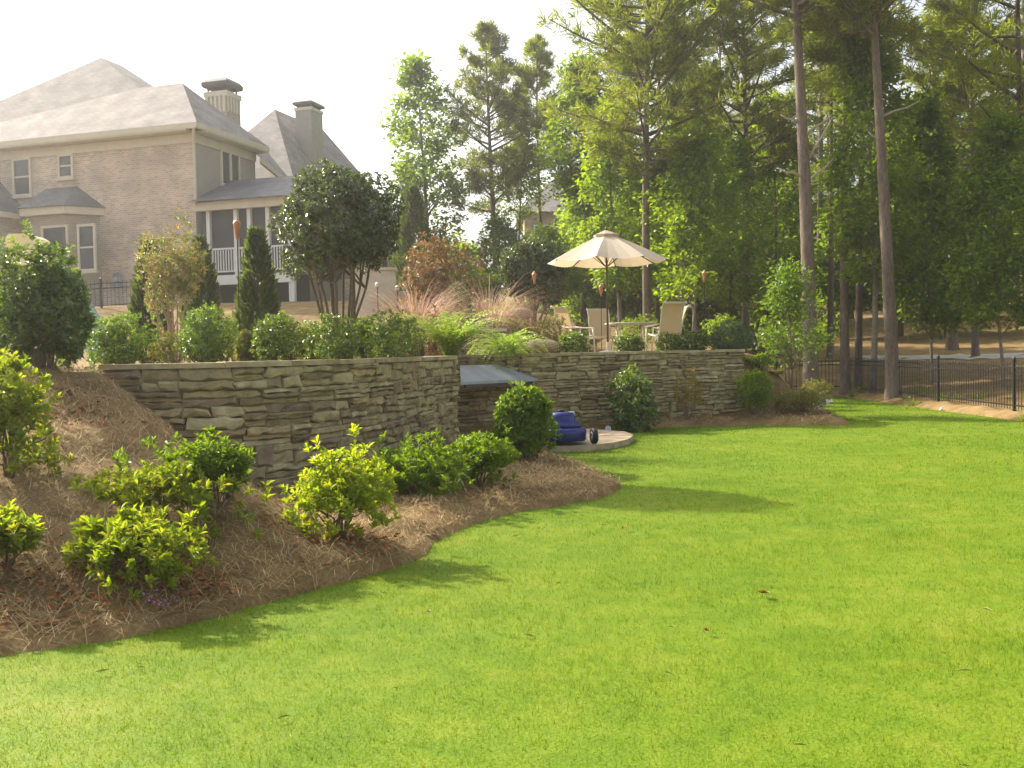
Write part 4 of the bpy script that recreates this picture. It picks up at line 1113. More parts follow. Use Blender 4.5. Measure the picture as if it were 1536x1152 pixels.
# pool slide behind the big glossy bush
t = thing('pool_slide', 'cream moulded pool slide poking up behind the big glossy bush at left', 'pool slide', (*P(45, 540, 12.2)[:2], 1.42))
zt_ = P(40, 350, 12.2)[2]; xa, xb = X(14, 12.2), X(72, 12.2); y_ = 12.2
pr = [(xa, 1.4), (xb + 0.1, 1.4), (xb + 0.02, zt_ - 0.45), (xb - 0.17, zt_ - 0.04), (xb - 0.24, zt_), (xa + 0.04, zt_), (xa, zt_ - 0.05)]
m = MB(); m.quad(*[(x, y_, z) for x, z in pr]); m.quad(*[(x, y_ + 0.5, z) for x, z in pr[::-1]])
for (x0, z0), (x1, z1) in zip(pr, pr[1:] + pr[:1]):
    m.quad((x0, y_, z0), (x0, y_ + 0.5, z0), (x1, y_ + 0.5, z1), (x1, y_, z1))
m.build('tower', M['slide'], t)
pth = catmull([(xb - 0.1, y_ + 0.25, zt_ - 0.5), (xb + 0.2, y_ + 0.2, zt_ - 0.85), (xb + 0.45, y_ + 0.1, zt_ - 1.2), (xb + 0.62, y_ - 0.05, zt_ - 1.45), (xb + 0.75, y_ - 0.15, zt_ - 1.55)], 6)
m = MB(); prof = [(sin(q) * 0.27, -cos(q) * 0.22) for q in np.linspace(-1.7, 1.7, 10)]; n_ = len(prof)
for sg in (0, 0.03):
    base = len(m.v)
    for p in pth:
        for a_, b_ in prof:
            k_ = 1 + sg / 0.27; m.v.append((p[0] + b_ * k_ * 0.4, p[1] + a_ * k_, p[2] + b_ * k_ * 0.9 + 0.2))
    for i in range(len(pth) - 1):
        for k in range(n_ - 1):
            m.f.append((base + i * n_ + k, base + i * n_ + k + 1, base + (i + 1) * n_ + k + 1, base + (i + 1) * n_ + k))
m.build('flume', M['flume'], t, True)


# ------------------------------------------------------------------ umbrella, table, chairs
def umbrella():
    p = P(912, 526, 23.4); zg = 1.478
    t = thing('patio_umbrella', 'open cream canvas patio umbrella on a dark pole above the tan chairs', 'umbrella', (p[0], p[1], zg), radians(22.5 + 8))
    zt = P(905, 352, 23.4)[2] - zg; ze = P(905, 392, 23.4)[2] - zg; R = 1.42; m = MB(); K = 6
    def pt(a, q):        # panel point: a in turns/8, q radial 0..1
        i = math.floor(a + 1e-9); f = a - i; a0, a1 = 2 * pi * i / 8, 2 * pi * (i + 1) / 8
        r = 0.10 + (R - 0.10) * q
        x = r * ((1 - f) * cos(a0) + f * cos(a1)); y = r * ((1 - f) * sin(a0) + f * sin(a1)); sag = 0.07 * q * (1 - (2 * f - 1) ** 2)
        z = zt - (zt - ze) * (q ** 1.12) - sag * 0.8; s_ = 1 - 0.045 * q * (1 - (2 * f - 1) ** 2)
        return (x * s_, y * s_, z)
    for i in range(8):
        for k in range(K):
            for j in range(4):
                m.quad(pt(i + j / 4, k / K), pt(i + j / 4, (k + 1) / K), pt(i + min(j + 1, 3.99999) / 4 if j == 3 else i + (j + 1) / 4, (k + 1) / K), pt(i + 0.99999 if j == 3 else i + (j + 1) / 4, k / K))
    m.build('canopy', M['canvas'], t, True, world=False)
    v = MB()
    for i in range(8):
        a0, a1 = 2 * pi * i / 8, 2 * pi * (i + 1) / 8
        v.quad((0.3 * cos(a0), 0.3 * sin(a0), zt - 0.005), (0.3 * cos(a1), 0.3 * sin(a1), zt - 0.005), (0.03 * cos(a1), 0.03 * sin(a1), zt + 0.10), (0.03 * cos(a0), 0.03 * sin(a0), zt + 0.10))
        v.quad((0.3 * cos(a0), 0.3 * sin(a0), zt - 0.06), (0.3 * cos(a1), 0.3 * sin(a1), zt - 0.06), (0.3 * cos(a1), 0.3 * sin(a1), zt - 0.006), (0.3 * cos(a0), 0.3 * sin(a0), zt - 0.006))
    v.build('top_vent', M['canvas'], t, world=False)
    for i in range(8):
        a0 = 2 * pi * i / 8; q1 = 0.99; r1 = 0.1 + (R - 0.1) * q1
        MB().beam((0.05 * cos(a0), 0.05 * sin(a0), zt - 0.05), (r1 * cos(a0), r1 * sin(a0), ze - 0.015), 0.018, 0.022).beam((0.03 * cos(a0), 0.03 * sin(a0), ze - 0.12), (0.62 * cos(a0), 0.62 * sin(a0), zt - (zt - ze) * 0.37 - 0.05), 0.014, 0.016).build('rib', M['bronze'], t, world=False)
    MB().tube([(0, 0, 0.02), (0, 0, zt + 0.1)], 0.024, 10).build('pole', M['bronze'], t, True, world=False)
    MB().lathe([(0.012, 0), (0.03, 0.02), (0.03, 0.05), (0.004, 0.09)], 10, (0, 0, zt + 0.1)).build('finial', M['bronze'], t, True, world=False)
    MB().lathe([(0.26, 0), (0.26, 0.04), (0.18, 0.07), (0.045, 0.09), (0.045, 0.28)], 20).build('base', M['chairframe'], t, True, world=False)


umbrella()
p = P(946, 526, 24.0)
t = thing('patio_table', 'round cream metal patio table beside the umbrella pole', 'table', (p[0], p[1], 1.478))
MB().lathe([(0.60, 0.69), (0.62, 0.70), (0.62, 0.725), (0.60, 0.735)], 28).build('tabletop', M['patio'], t, world=False)
for k in range(4):
    q = pi / 4 + k * pi / 2; MB().tube([(0.5 * cos(q), 0.5 * sin(q), 0), (0.38 * cos(q), 0.38 * sin(q), 0.35), (0.45 * cos(q), 0.45 * sin(q), 0.69)], 0.018, 8).build('leg', M['chairframe'], t, True, world=False)


def chair(px, Y, rz, label, cache={}):
    p = P(px, 526, Y); t = thing('sling_chair', label, 'chair', (p[0], p[1], 1.478), rz, 'sling chairs round the patio table')
    if not cache:
        prof = catmull([(0.27, 0.41), (0.22, 0.44), (0.0, 0.40), (-0.20, 0.39), (-0.29, 0.50), (-0.33, 0.72), (-0.39, 0.95), (-0.47, 1.12), (-0.53, 1.15), (-0.56, 1.10)], 4)
        m = MB(); wd = 0.27
        for (x0, z0), (x1, z1) in zip(prof[:-1], prof[1:]):
            m.quad((x0, -wd, z0), (x1, -wd, z1), (x1, wd, z1), (x0, wd, z0))
        import bmesh
        me = m.mesh('sling', True); bm = bmesh.new(); bm.from_mesh(me); bmesh.ops.remove_doubles(bm, verts=bm.verts, dist=1e-5); bm.to_mesh(me); bm.free(); cache['sling'] = me
        f = MB()
        for sy in (-wd, wd):
            f.tube([(x, sy, z) for x, z in prof], 0.016, 8)
        for x, z in (prof[1], prof[12], prof[-3]):
            f.tube([(x, -wd, z - 0.01), (x, wd, z - 0.01)], 0.012, 6)
        cache['frame'] = f.mesh('frame', True)
        cache['arm'] = [MB().tube([(-0.31, s * 0.285, 0.66), (0.0, s * 0.32, 0.63), (0.27, s * 0.32, 0.62), (0.30, s * 0.31, 0.58)], 0.017, 8).mesh('armrest', True) for s in (-1, 1)]
        cache['leg'] = [MB().tube([(x0, s * 0.3, 0.0), (x1, s * 0.3, z1)], 0.015, 8).mesh('leg', True) for s in (-1, 1) for x0, x1, z1 in ((0.31, 0.26, 0.60), (-0.38, -0.2, 0.42))]
    link('sling', cache['sling'], M['sling'], t); link('frame', cache['frame'], M['chairframe'], t)
    for q in cache['arm']:
        link('armrest', q, M['chairframe'], t)
    for q in cache['leg']:
        link('leg', q, M['chairframe'], t)


chair(866, 23.6, radians(-35), 'tan sling chair at the left of the table, turned side-on facing right')
chair(905, 25.0, radians(-80), 'tan sling chair with its back upright just behind the umbrella pole')
chair(996, 22.9, radians(112), 'tan sling chair seen from behind, nearest the stone wall at right of the table')
chair(1000, 24.8, radians(185), 'pale sling chair seen edge-on, partly hidden behind the nearer chair')


def torch(px, py, Y, label):
    p = P(px, py, Y); g_ = H(p[0], p[1]); z = p[2] - g_
    t = thing('garden_torch', label, 'torch', (p[0], p[1], g_), 0, 'copper garden torches')
    MB().tube([(0, 0, -0.1), (0.01, 0, z)], 0.008, 6).build('pole', M['black'], t, world=False)
    MB().lathe([(0.012, -0.02), (0.022, 0.0), (0.055, 0.2), (0.058, 0.22), (0.05, 0.235), (0.03, 0.26)], 12, (0.01, 0, z)).build('cone', M['copper'], t, True, world=False)
    MB().lathe([(0.016, 0.255), (0.016, 0.29), (0.008, 0.295)], 8, (0.01, 0, z)).build('wick', M['palecap'], t, world=False)


torch(355, 358, 14.2, 'copper cone torch in front of the porch screen, tallest in view')
torch(801, 425, 24, 'copper cone torch in front of the multi-stemmed grey green shrub')
torch(901, 443, 25, 'copper cone torch just left of the umbrella pole')
torch(1056, 422, 26, 'copper cone torch beside the pale forked trunk right of the umbrella')


def rock(name, label, loc, r, seed, m):
    rg = np.random.default_rng(seed); n1, n2 = 10, 16; f = lumps(rg, 12, 0.25, 5.0); V = []; Fc = []
    for i in range(n1 + 1):
        for k in range(n2):
            a, b = pi * i / n1, 2 * pi * k / n2; V.append((sin(a) * cos(b), sin(a) * sin(b), cos(a)))
    V = np.array(V); V = V * f(V)[:, None] * (1 + rg.normal(0, 0.015, (len(V), 1))) * np.array(r)
    for i in range(n1):
        for k in range(n2):
            Fc.append((i * n2 + k, (i + 1) * n2 + k, (i + 1) * n2 + (k + 1) % n2, i * n2 + (k + 1) % n2))
    o = link(name, np_mesh(name, V, np.array(Fc)), M[m]); o.location = loc; tag(o, label, 'rock')


p = P(783, 468, 24.0); rock('boulder', 'smooth pale boulder below the multi-stemmed grey green shrub', (p[0], p[1], p[2] - 0.05), (0.30, 0.22, 0.14), 2, 'boulder')
p = P(808, 526, 20.9); rock('boulder', 'flat brown rock on the wall top right of the drooping lime fern', (p[0], p[1], 1.62), (0.42, 0.25, 0.17), 3, 'brownrock')

# ------------------------------------------------------------------ shrubs in front of the walls
def G(px, py):
    """ground point under a pixel"""
    d = _f + (px - 768) / F * _r - (py - 576) / F * _u
    k = np.arange(3.0, 60, 0.02); x = d[0] * k; y = d[1] * k; z = EYE + d[2] * k
    i = int(np.argmax(z < Hs(x, y)))
    return (float(x[i]), float(y[i]), float(Hs(x[i:i + 1], y[i:i + 1])[0]))


def fit(px0, px1, pyt, pyb, Y):
    return (px1 - px0) / 2 * Y / F, (pyb - pyt) * Y / F


AZ = 'azaleas in the pine straw bed'


def azalea(label, basepx, x0, x1, yt, seed, n, m='azalea', L=0.066, trunk=0.2, dy=1.0, per=12, zmin=-0.9, **kw):
    g = G(*basepx); Y = g[1]; rx, h = fit(x0, x1, yt, basepx[1], Y); cxo = ((x0 + x1) / 2 - basepx[0]) * Y / F
    cz = h * (0.5 + trunk * 0.5); rz_ = h - cz
    t = put_shrub('azalea_bush', label, 'azalea', g, seed, (rx * 0.92, rx * dy * 0.9, rz_ * 0.95), cz, n, per, L, m, AZ, nst=12, r0=0.011, zmin=zmin, lump=0.5, nl=22, shell=0.8, wr=0.36, spread=(0.35, 1.2), upb=1.1, mp=0.62, **kw)
    for c in t.children:
        for v in (c.data,):
            co = np.empty(len(v.vertices) * 3, np.float32); v.vertices.foreach_get('co', co); co = co.reshape(-1, 3)
            co[:, 0] += cxo * np.clip(co[:, 2] / max(cz, 0.05), 0, 1); v.vertices.foreach_set('co', co.ravel()); v.update()
    return t


azalea('tall lime azalea at the left frame edge below the glossy bush', (15, 715), -60, 78, 532, 11, 330, trunk=0.0)
azalea('lime azalea cut off by the left frame edge in the foreground', (-5, 862), -60, 58, 765, 12, 260, trunk=0.2)
azalea('largest foreground lime azalea, sprawling on the straw slope', (196, 866), 62, 314, 748, 13, 330, trunk=-0.1)
azalea('lime azalea rising just behind the largest foreground one', (250, 786), 116, 354, 684, 14, 280, trunk=0.0)
azalea('darker green azalea at the foot of the curved wall', (318, 760), 236, 398, 652, 15, 300, 'azaleadark', trunk=0.0)
azalea('isolated lime azalea with bare trunk in the middle of the straw bed', (508, 806), 430, 594, 670, 16, 380, trunk=0.10)
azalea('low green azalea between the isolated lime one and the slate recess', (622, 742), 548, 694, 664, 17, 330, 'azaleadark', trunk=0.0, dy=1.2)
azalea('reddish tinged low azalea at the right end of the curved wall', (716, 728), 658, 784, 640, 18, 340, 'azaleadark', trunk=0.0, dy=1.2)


def bush(name, label, cat, Y, px0, px1, pyt, pyb, seed, n, per, L, m, group=None, base=None, trunk=0.1, dy=0.9, **kw):
    rx, h = fit(px0, px1, pyt, pyb, Y); p = P((px0 + px1) / 2, pyb, Y); z = H(p[0], p[1]) if base is None else base
    h = P((px0 + px1) / 2, pyt, Y)[2] - z
    cz = h * (0.5 + trunk * 0.5)
    return put_shrub(name, label, cat, (p[0], p[1], z), seed, (rx * 0.94, rx * dy, (h - cz) * 0.95), cz, n, per, L, m, group, **kw)


bush('round_shrub', 'tall rounded lime green shrub at the right end of the straw bed', 'shrub', 13.2, 736, 836, 568, 692, 21, 760, 7, 0.08, 'azaleadark', trunk=0.0, zmin=-0.95, wr=0.5, lump=0.35)
bush('camellia_bush', 'big glossy dark green bush hiding the pool slide at left', 'shrub', 9.9, -2, 142, 366, 600, 31, 1700, 6, 0.07, 'camellia', trunk=-0.06, zmin=-0.9, wr=0.5, lump=0.4, nst=14, dy=1.0, shell=0.65, nl=18, upb=0.8)
bush('camellia_bush', 'glossy silvery green shrub against the middle of the long stone wall', 'shrub', 19.4, 910, 984, 560, 634, 23, 420, 6, 0.11, 'camellia', trunk=0.0, zmin=-0.9, wr=0.42)
bush('sparse_shrub', 'sparse golden brown shrub flat against the long stone wall', 'shrub', 20.4, 1006, 1058, 556, 634, 24, 170, 5, 0.06, 'gold', trunk=0.1, dy=0.4)
bush('round_shrub', 'loose green shrub at the far right end of the long stone wall', 'shrub', 20.9, 1098, 1166, 550, 622, 25, 420, 6, 0.075, 'mid', trunk=0.05, zmin=-0.9)
t = bush('flowering_shrub', 'low spreading shrub with white flowers at the lawn corner of the far bed', 'shrub', 21.3, 1162, 1240, 584, 632, 26, 380, 6, 0.075, 'olive', trunk=0.0, zmin=-0.6)
rng = np.random.default_rng(4); q = np.column_stack([rng.uniform(0.12, 0.52, 26), rng.uniform(-0.5, -0.25, 26), rng.uniform(0.08, 0.24, 26)])
V, Fc = leaf_cards(np.repeat(q, 4, 0) + rng.normal(0, 0.012, (104, 3)), rng.normal(size=(104, 3)), rng.normal(size=(104, 3)), 0.05, 0.8); link('blossoms', np_mesh('blossoms', V, Fc), M['whitepetal'], t)

# ------------------------------------------------------------------ terrace planting
ROW = 'clipped hollies along the top of the curved wall'
for k, (Y, a, b, yt, yb, n, lab) in enumerate((
        (11.0, 122, 226, 462, 541, 900, 'leftmost clipped holly on the curved wall, beside the big glossy bush'),
        (11.3, 262, 362, 452, 541, 950, 'clipped holly on the curved wall below the pink-tipped shrub'),
        (12.0, 368, 462, 466, 540, 850, 'clipped holly on the curved wall below the dark conifer and torch'),
        (12.4, 462, 546, 466, 540, 750, 'clipped holly on the curved wall right below the dome shaped shrub'),
        (13.6, 540, 640, 460, 540, 900, 'darkest clipped holly on the curved wall, left of the reddish plumes'))):
    bush('holly_shrub', lab, 'holly', Y, a, b, yt, yb, 40 + k, n, 6, 0.042, 'holly', ROW, base=1.42, trunk=0.0, zmin=-0.95, wr=0.42, lump=0.36, upb=1.0, shell=0.55)
bush('small_shrub', 'pale loose little shrub between the two leftmost hollies on the curved wall', 'shrub', 11.3, 225, 282, 494, 541, 46, 260, 5, 0.04, 'olive', base=1.42, trunk=0.0)
ROW2 = 'small clipped hollies along the long wall'
for k, (Y, a, b, yt, lab) in enumerate(((20.8, 836, 886, 494, 'small clipped holly on the long wall below the leftmost chair'), (21.3, 922, 970, 497, 'small clipped holly on the long wall just right of the umbrella pole'),
                                        (21.8, 984, 1028, 496, 'small clipped holly on the long wall below the pale edge-on chair'), (22.0, 1022, 1066, 494, 'small clipped holly on the long wall beside the blue green shrub'))):
    bush('holly_shrub', lab, 'holly', Y, a, b, yt, 532, 50 + k, 420, 6, 0.055, 'holly', ROW2, base=1.43, trunk=0.0, zmin=-0.95, wr=0.5, upb=1.0)
bush('juniper_shrub', 'blue green spreading shrub at the right end of the long wall top', 'shrub', 22.3, 1060, 1130, 486, 545, 55, 620, 6, 0.07, 'bluegreen', base=1.35, trunk=0.0, zmin=-0.95)
bush('juniper_shrub', 'silvery green shrub behind the taller lime fern', 'shrub', 22.5, 668, 716, 426, 482, 56, 330, 6, 0.075, 'bluegreen', trunk=0.0)

for px, Y, yt, label, seed, n, L in ((676, 15.9, 452, 'tall lime green arching fern at the right end of the curved wall top', 61, 120, 1.4), (757, 19.5, 484, 'drooping lime fern spilling over the wall above the slate slab', 62, 110, 1.3)):
    p = P(px, 530, Y); t = thing('lime_fern', label, 'fern', (p[0], p[1], 1.45), 0, 'lime ferns on the wall tops')
    rng = np.random.default_rng(seed); V, Fc = fern_mesh(rng, n, L, 0.11, curve=1.0 if seed == 61 else 1.3, up=(0.0, 0.26) if seed == 61 else (0.0, 0.85), rows=22); link('fronds', np_mesh('fronds', V, Fc), M['fern'], t)

for px, Y, label, seed, n, L, m in ((474, 14.6, 'yellow green strap-leaved clump left of the dome shrub stems', 63, 150, 1.05, 'strap'), (556, 15.0, 'yellow green strap-leaved clump right of the dome shrub stems', 64, 120, 0.85, 'strap'), (712, 20.6, 'pale upright grass tuft behind the tall lime fern', 65, 70, 0.7, 'strap')):
    p = P(px, 520, Y); t = thing('strap_plant', label, 'plant', (p[0], p[1], H(p[0], p[1])))
    V, Fc = blades_mesh(np.random.default_rng(seed), n, L, 0.03, 1.0, 0.14, 1.0); link('leaves', np_mesh('leaves', V, Fc), M[m], t)

for px, Y, yt, x0, x1, label, seed in ((625, 18.5, 432, 578, 676, 'wide clump of reddish fountain grass left of the tall lime fern', 66), (734, 23.0, 430, 702, 764, 'smaller clump of reddish fountain grass behind the block wall', 67)):
    p = P(px, 520, Y); z = H(p[0], p[1]); hh = P(px, yt, Y)[2] - z; t = thing('fountain_grass', label, 'ornamental grass', (p[0], p[1], z), 0, 'reddish fountain grasses')
    rg = np.random.default_rng(seed); V, Fc = blades_mesh(rg, 800, hh * 1.5, 0.012, 0.9, 0.24, 1.5, up=(0.0, 0.8)); link('blades', np_mesh('blades', V, Fc), M['plume'], t)
    V, Fc = blades_mesh(rg, 650, hh * 1.65, 0.017, 0.9, 0.22, 1.4, up=(0.0, 0.75)); link('plumes', np_mesh('plumes', V, Fc), M['plume'], t)

for k, (px, Y, x0, x1, yt, label) in enumerate(((227, 16.0, 202, 250, 366, 'leftmost narrow conifer, behind the pink-tipped shrub'), (304, 17.2, 282, 330, 362, 'middle narrow conifer, right behind the pink-tipped shrub'), (389, 15.2, 362, 416, 350, 'tallest narrow conifer beside the torch, in front of the porch'))):
    p = P(px, 520, Y); z = H(p[0], p[1]); h = P(px, yt, Y)[2] - z; fo, tr = arbor_mesh(70 + k, h, (x1 - x0) / 2 * Y / F * 1.05, 2600, 0.13, 0.05, 0.5)
    t = thing('columnar_conifer', label, 'conifer', (p[0], p[1], z), 0, 'narrow conifers on the terrace'); link('foliage', fo, M['arbor'], t); link('trunk', tr, M['stem'], t)
p = P(622, 440, 31); z = H(p[0], p[1]); h = P(622, 285, 31)[2] - z; fo, tr = arbor_mesh(75, h, 0.62, 3200, 0.2)
t = thing('columnar_conifer', 'dark spire conifer between the house end and the rusty brown tree', 'conifer', (p[0], p[1], z)); link('foliage', fo, M['arbor'], t); link('trunk', tr, M['stem'], t)

bush('redtip_shrub', 'pink-tipped open shrub with bare pale stems in front of the brick wall', 'shrub', 14.6, 206, 322, 338, 540, 76, 900, 5, 0.065, 'redtip', trunk=0.30, stem='stempale', nst=22, r0=0.016, shell=0.7, lump=0.5)
bush('rusty_tree', 'rusty brown round-headed small tree right of the house', 'small tree', 26, 600, 714, 344, 470, 77, 900, 6, 0.12, 'rust', trunk=0.1, zmin=-0.9, shell=0.8, lump=0.45, nst=12, r0=0.03)
bush('tall_shrub', 'grey green multi-stemmed tall shrub left of the umbrella', 'shrub', 27, 744, 852, 352, 478, 78, 1300, 6, 0.13, 'dome', trunk=0.28, zmin=-0.7, nst=18, r0=0.03)
for k, (px0, px1, yt, Y, lab, m) in enumerate(((798, 850, 474, 22.3, 'low olive groundcover plant left of the leftmost chair', 'olive'), (742, 800, 478, 22.0, 'low yellowish plant below the pale boulder', 'olive'), (640, 672, 476, 16.8, 'small bronze leafed plant left of the tall lime fern', 'rust'), (930, 985, 470, 27.0, 'low green shrub behind the table', 'mid'), (1130, 1180, 560, 23.0, 'weedy shrub below the bright sapling', 'olive'), (1196, 1250, 566, 24.5, 'loose weedy shrub between the flowering shrub and the thickest pine', 'olive'), (1118, 1160, 530, 22.6, 'dark low shrub tucked behind the end of the long stone wall', 'mid'))):
    bush('low_plant', lab, 'plant', Y, px0, px1, yt, 525, 80 + k, 260, 6, 0.065, m, trunk=0.0)

for k, (px0, px1, yt, Y, lab, m) in enumerate(((352, 384, 492, 12.3, 'pale weedy plant between the second and third hollies on the curved wall', 'olive'), (440, 486, 484, 13.0, 'yellow green weedy plant left of the dome shrub stems', 'olive'), (526, 566, 470, 14.4, 'light green loose plant right of the dome shrub stems', 'azaleadark'), (334, 372, 470, 17.5, 'low plant with orange tints behind the torch', 'redtip'), (408, 446, 462, 18.5, 'low green plant below the porch deck', 'mid'),
                                                    (140, 200, 478, 14.0, 'low green mound behind the leftmost holly', 'mid'), (570, 612, 482, 15.2, 'low plant below the wide clump of reddish grass', 'rust'), (852, 905, 478, 26.5, 'green plant behind the leftmost patio chair', 'mid'), (1060, 1110, 470, 27.5, 'green shrub behind the blue green shrub', 'mid'))):
    bush('low_plant', lab, 'plant', Y, px0, px1, yt, 530, 180 + k, 300, 6, 0.055 if Y < 20 else 0.08, m, trunk=0.0)

# dome shaped multi-stemmed shrub
Y = 13.6; p = P(512, 540, Y); z = H(p[0], p[1])
rng = np.random.default_rng(90); zc_ = P(510, 338, Y)[2] - z
(V, Fc), tips = rosettes(rng, (0.88, 0.86, 0.92), zc_, 2500, 6, 0.066, 0.5, zmin=-0.72, shell=0.5, lump=0.22, upb=0.4)
t = thing('dome_shrub', 'large dome shaped shrub on many bare curving stems above the curved wall', 'shrub', (p[0], p[1], z)); link('foliage', np_mesh('foliage', V, Fc), M['dome'], t)
mb = MB()
for k in range(13):
    az = 2 * pi * k / 13 + rng.uniform(-0.2, 0.2); r = rng.uniform(0.2, 0.6)
    b0 = np.array([cos(az) * 0.11, sin(az) * 0.09, -0.1]); e = np.array([cos(az) * r, sin(az) * r, zc_ + rng.uniform(-0.5, 0.3)])
    m1 = b0 + np.array([cos(az) * 0.06, sin(az) * 0.06, 0.5]) + rng.normal(0, 0.03, 3); m2 = (m1 + e) / 2 + rng.normal(0, 0.05, 3) + np.array([0, 0, 0.1])
    mb.tube(catmull([b0, m1, m2, e], 4), np.linspace(0.028, 0.010, 13), 7)
    for q in range(3):
        tp = tips[rng.integers(len(tips))]; mb.tube([m2, (m2 + tp) / 2 + rng.normal(0, 0.05, 3), tp * np.array([0.9, 0.9, 1])], [0.014, 0.009, 0.004], 5, cap=False)
link('stem', mb.mesh('stem', True), M['stem'], t)


# ------------------------------------------------------------------ trees
def plant_tree(kind, name, label, px, Y, ytop, ycrown, wpx, m, seed, r0, group=None, base_py=None, bark='bark', cat='tree', zadj=0.0, **kw):
    p = P(px, base_py or 526, Y); z = H(p[0], p[1]); h = P(px, ytop, Y)[2] - z; zc = max(0.3, P(px, ycrown, Y)[2] - z); wdt = wpx * Y / F
    t = thing(name, label, cat, (p[0], p[1], z), 0, group)
    if kind == 'pine':
        cr, tr, db = pine_tree(seed, h, zc, wdt, r0=r0, **kw)
        for q_ in db:
            link('dead_branch', q_, M['deadwood'], t)
    else:
        cr, tr = broad_tree(seed, h, zc, wdt, r0=r0, **kw)
    link('crown', cr, M[m], t); link('trunk', tr, M[bark], t)
    return t


# against the sky, left of the woods
plant_tree('broad', 'leafy_tree', 'open crowned leafy tree against the sky just right of the house', 640, 45, 92, 405, 128, 'deep', 101, 0.13, nclump=130, per=90, L=0.19, peak=0.45, gap=0.1, shape=0.6)
plant_tree('pine', 'pine_tree', 'tall slender pine against the sky, tallest of those left of the woods', 742, 46, 42, 320, 150, 'pine', 102, 0.15, nb=62, tufts=13)
plant_tree('pine', 'pine_tree', 'thin pine against the sky between the tallest slender pine and the woods', 816, 48, 60, 260, 110, 'pine', 103, 0.11, nb=46, tufts=12)
plant_tree('broad', 'leafy_tree', 'small leafy tree under the thin pine against the sky', 786, 47, 196, 330, 70, 'mid', 104, 0.08, nclump=80, per=55, L=0.16)
plant_tree('broad', 'leafy_tree', 'low bushy tree at the foot of the tallest slender pine', 748, 44, 330, 440, 92, 'mid', 105, 0.08, nclump=100, per=60, L=0.16, peak=0.4)
plant_tree('broad', 'leafy_tree', 'dark leafy tree at the left edge of the woods behind the umbrella', 880, 42, 95, 300, 130, 'mid', 106, 0.13, nclump=180, per=70, L=0.18)
plant_tree('broad', 'leafy_tree', 'rounded green tree below the peach house, left of the umbrella', 826, 40, 348, 450, 100, 'mid', 107, 0.09, nclump=80, per=70, L=0.15, peak=0.45)
plant_tree('broad', 'leafy_tree', 'small round tree low beyond the silvery shrub', 700, 40, 372, 450, 80, 'mid', 108, 0.07, nclump=60, per=60, L=0.15, peak=0.4)

# the big pines
plant_tree('pine', 'pine_tree', 'tall pine whose straight trunk stands behind the umbrella', 977, 33, -190, 270, 280, 'pine', 111, 0.15, nb=80, tufts=15, stubs=3, stubz=[(7.7, pi * 0.95, 1.2, 0.5), (9.6, pi, 0.9, 0.6), (6.0, 0.2, 0.6, 0.3)])
plant_tree('pine', 'pine_tree', 'thinner pine trunk half hidden behind the one at the umbrella', 990, 38, -120, 180, 170, 'pine', 112, 0.10, nb=50, tufts=12)
plant_tree('pine', 'pine_tree', 'brown pine trunk in the middle of the woods behind the bright sapling', 1118, 39, -110, 270, 250, 'pine', 113, 0.16, nb=75, tufts=15)
plant_tree('pine', 'pine_tree', 'thickest pale pine trunk with bare dead limbs, behind the bright sapling', 1213, 27.5, -330, 40, 330, 'pine', 114, 0.215, nb=70, tufts=16, lean=-0.45, stubs=6, stubz=[(6.1, pi * 0.97, 0.75, 0.3), (7.55, pi * 1.03, 0.65, 0.32), (6.4, 0.1, 1.5, 1.0), (5.9, 0.5, 1.3, 0.6), (7.2, -0.6, 0.9, 0.5), (4.4, 0.3, 0.3, 0.2)])
plant_tree('pine', 'pine_tree', 'tall straight pine trunk by the fence, rightmost of the trunk cluster', 1332, 27.3, -300, 60, 300, 'pine', 115, 0.185, nb=70, tufts=16, lean=-0.4, stubs=3, stubz=[(7.6, 0.35, 1.5, 0.35), (7.0, pi, 0.35, 0.6), (5.2, 0.2, 0.3, 0.2)])
plant_tree('pine', 'pine_tree', 'dark trunked pine leaning at the right frame edge', 1546, 30, -250, 250, 330, 'pine', 116, 0.14, nb=44, tufts=14, lean=-0.3)
plant_tree('pine', 'pine_tree', 'grey pine trunk, left one of the cluster beside the fence', 1274, 30.5, -180, 120, 150, 'pine', 117, 0.145, nb=46, tufts=12)
plant_tree('pine', 'pine_tree', 'dark slim pine trunk, second of the cluster beside the fence', 1292, 33, -140, 130, 150, 'pine', 118, 0.13, nb=46, tufts=12)
plant_tree('pine', 'pine_tree', 'shaded pine trunk just right of the thickest pale pine', 1246, 41, -90, 160, 190, 'pine', 119, 0.13, nb=46, tufts=12)
plant_tree('pine', 'pine_tree', 'reddish brown pine trunk rising from the bare slope at right', 1427, 41, -60, 300, 200, 'pine', 120, 0.21, nb=56, tufts=13)
plant_tree('pine', 'pine_tree', 'pine with layered branches high at right beyond the fence', 1465, 38, -60, 260, 230, 'pine', 129, 0.13, nb=46, tufts=13)

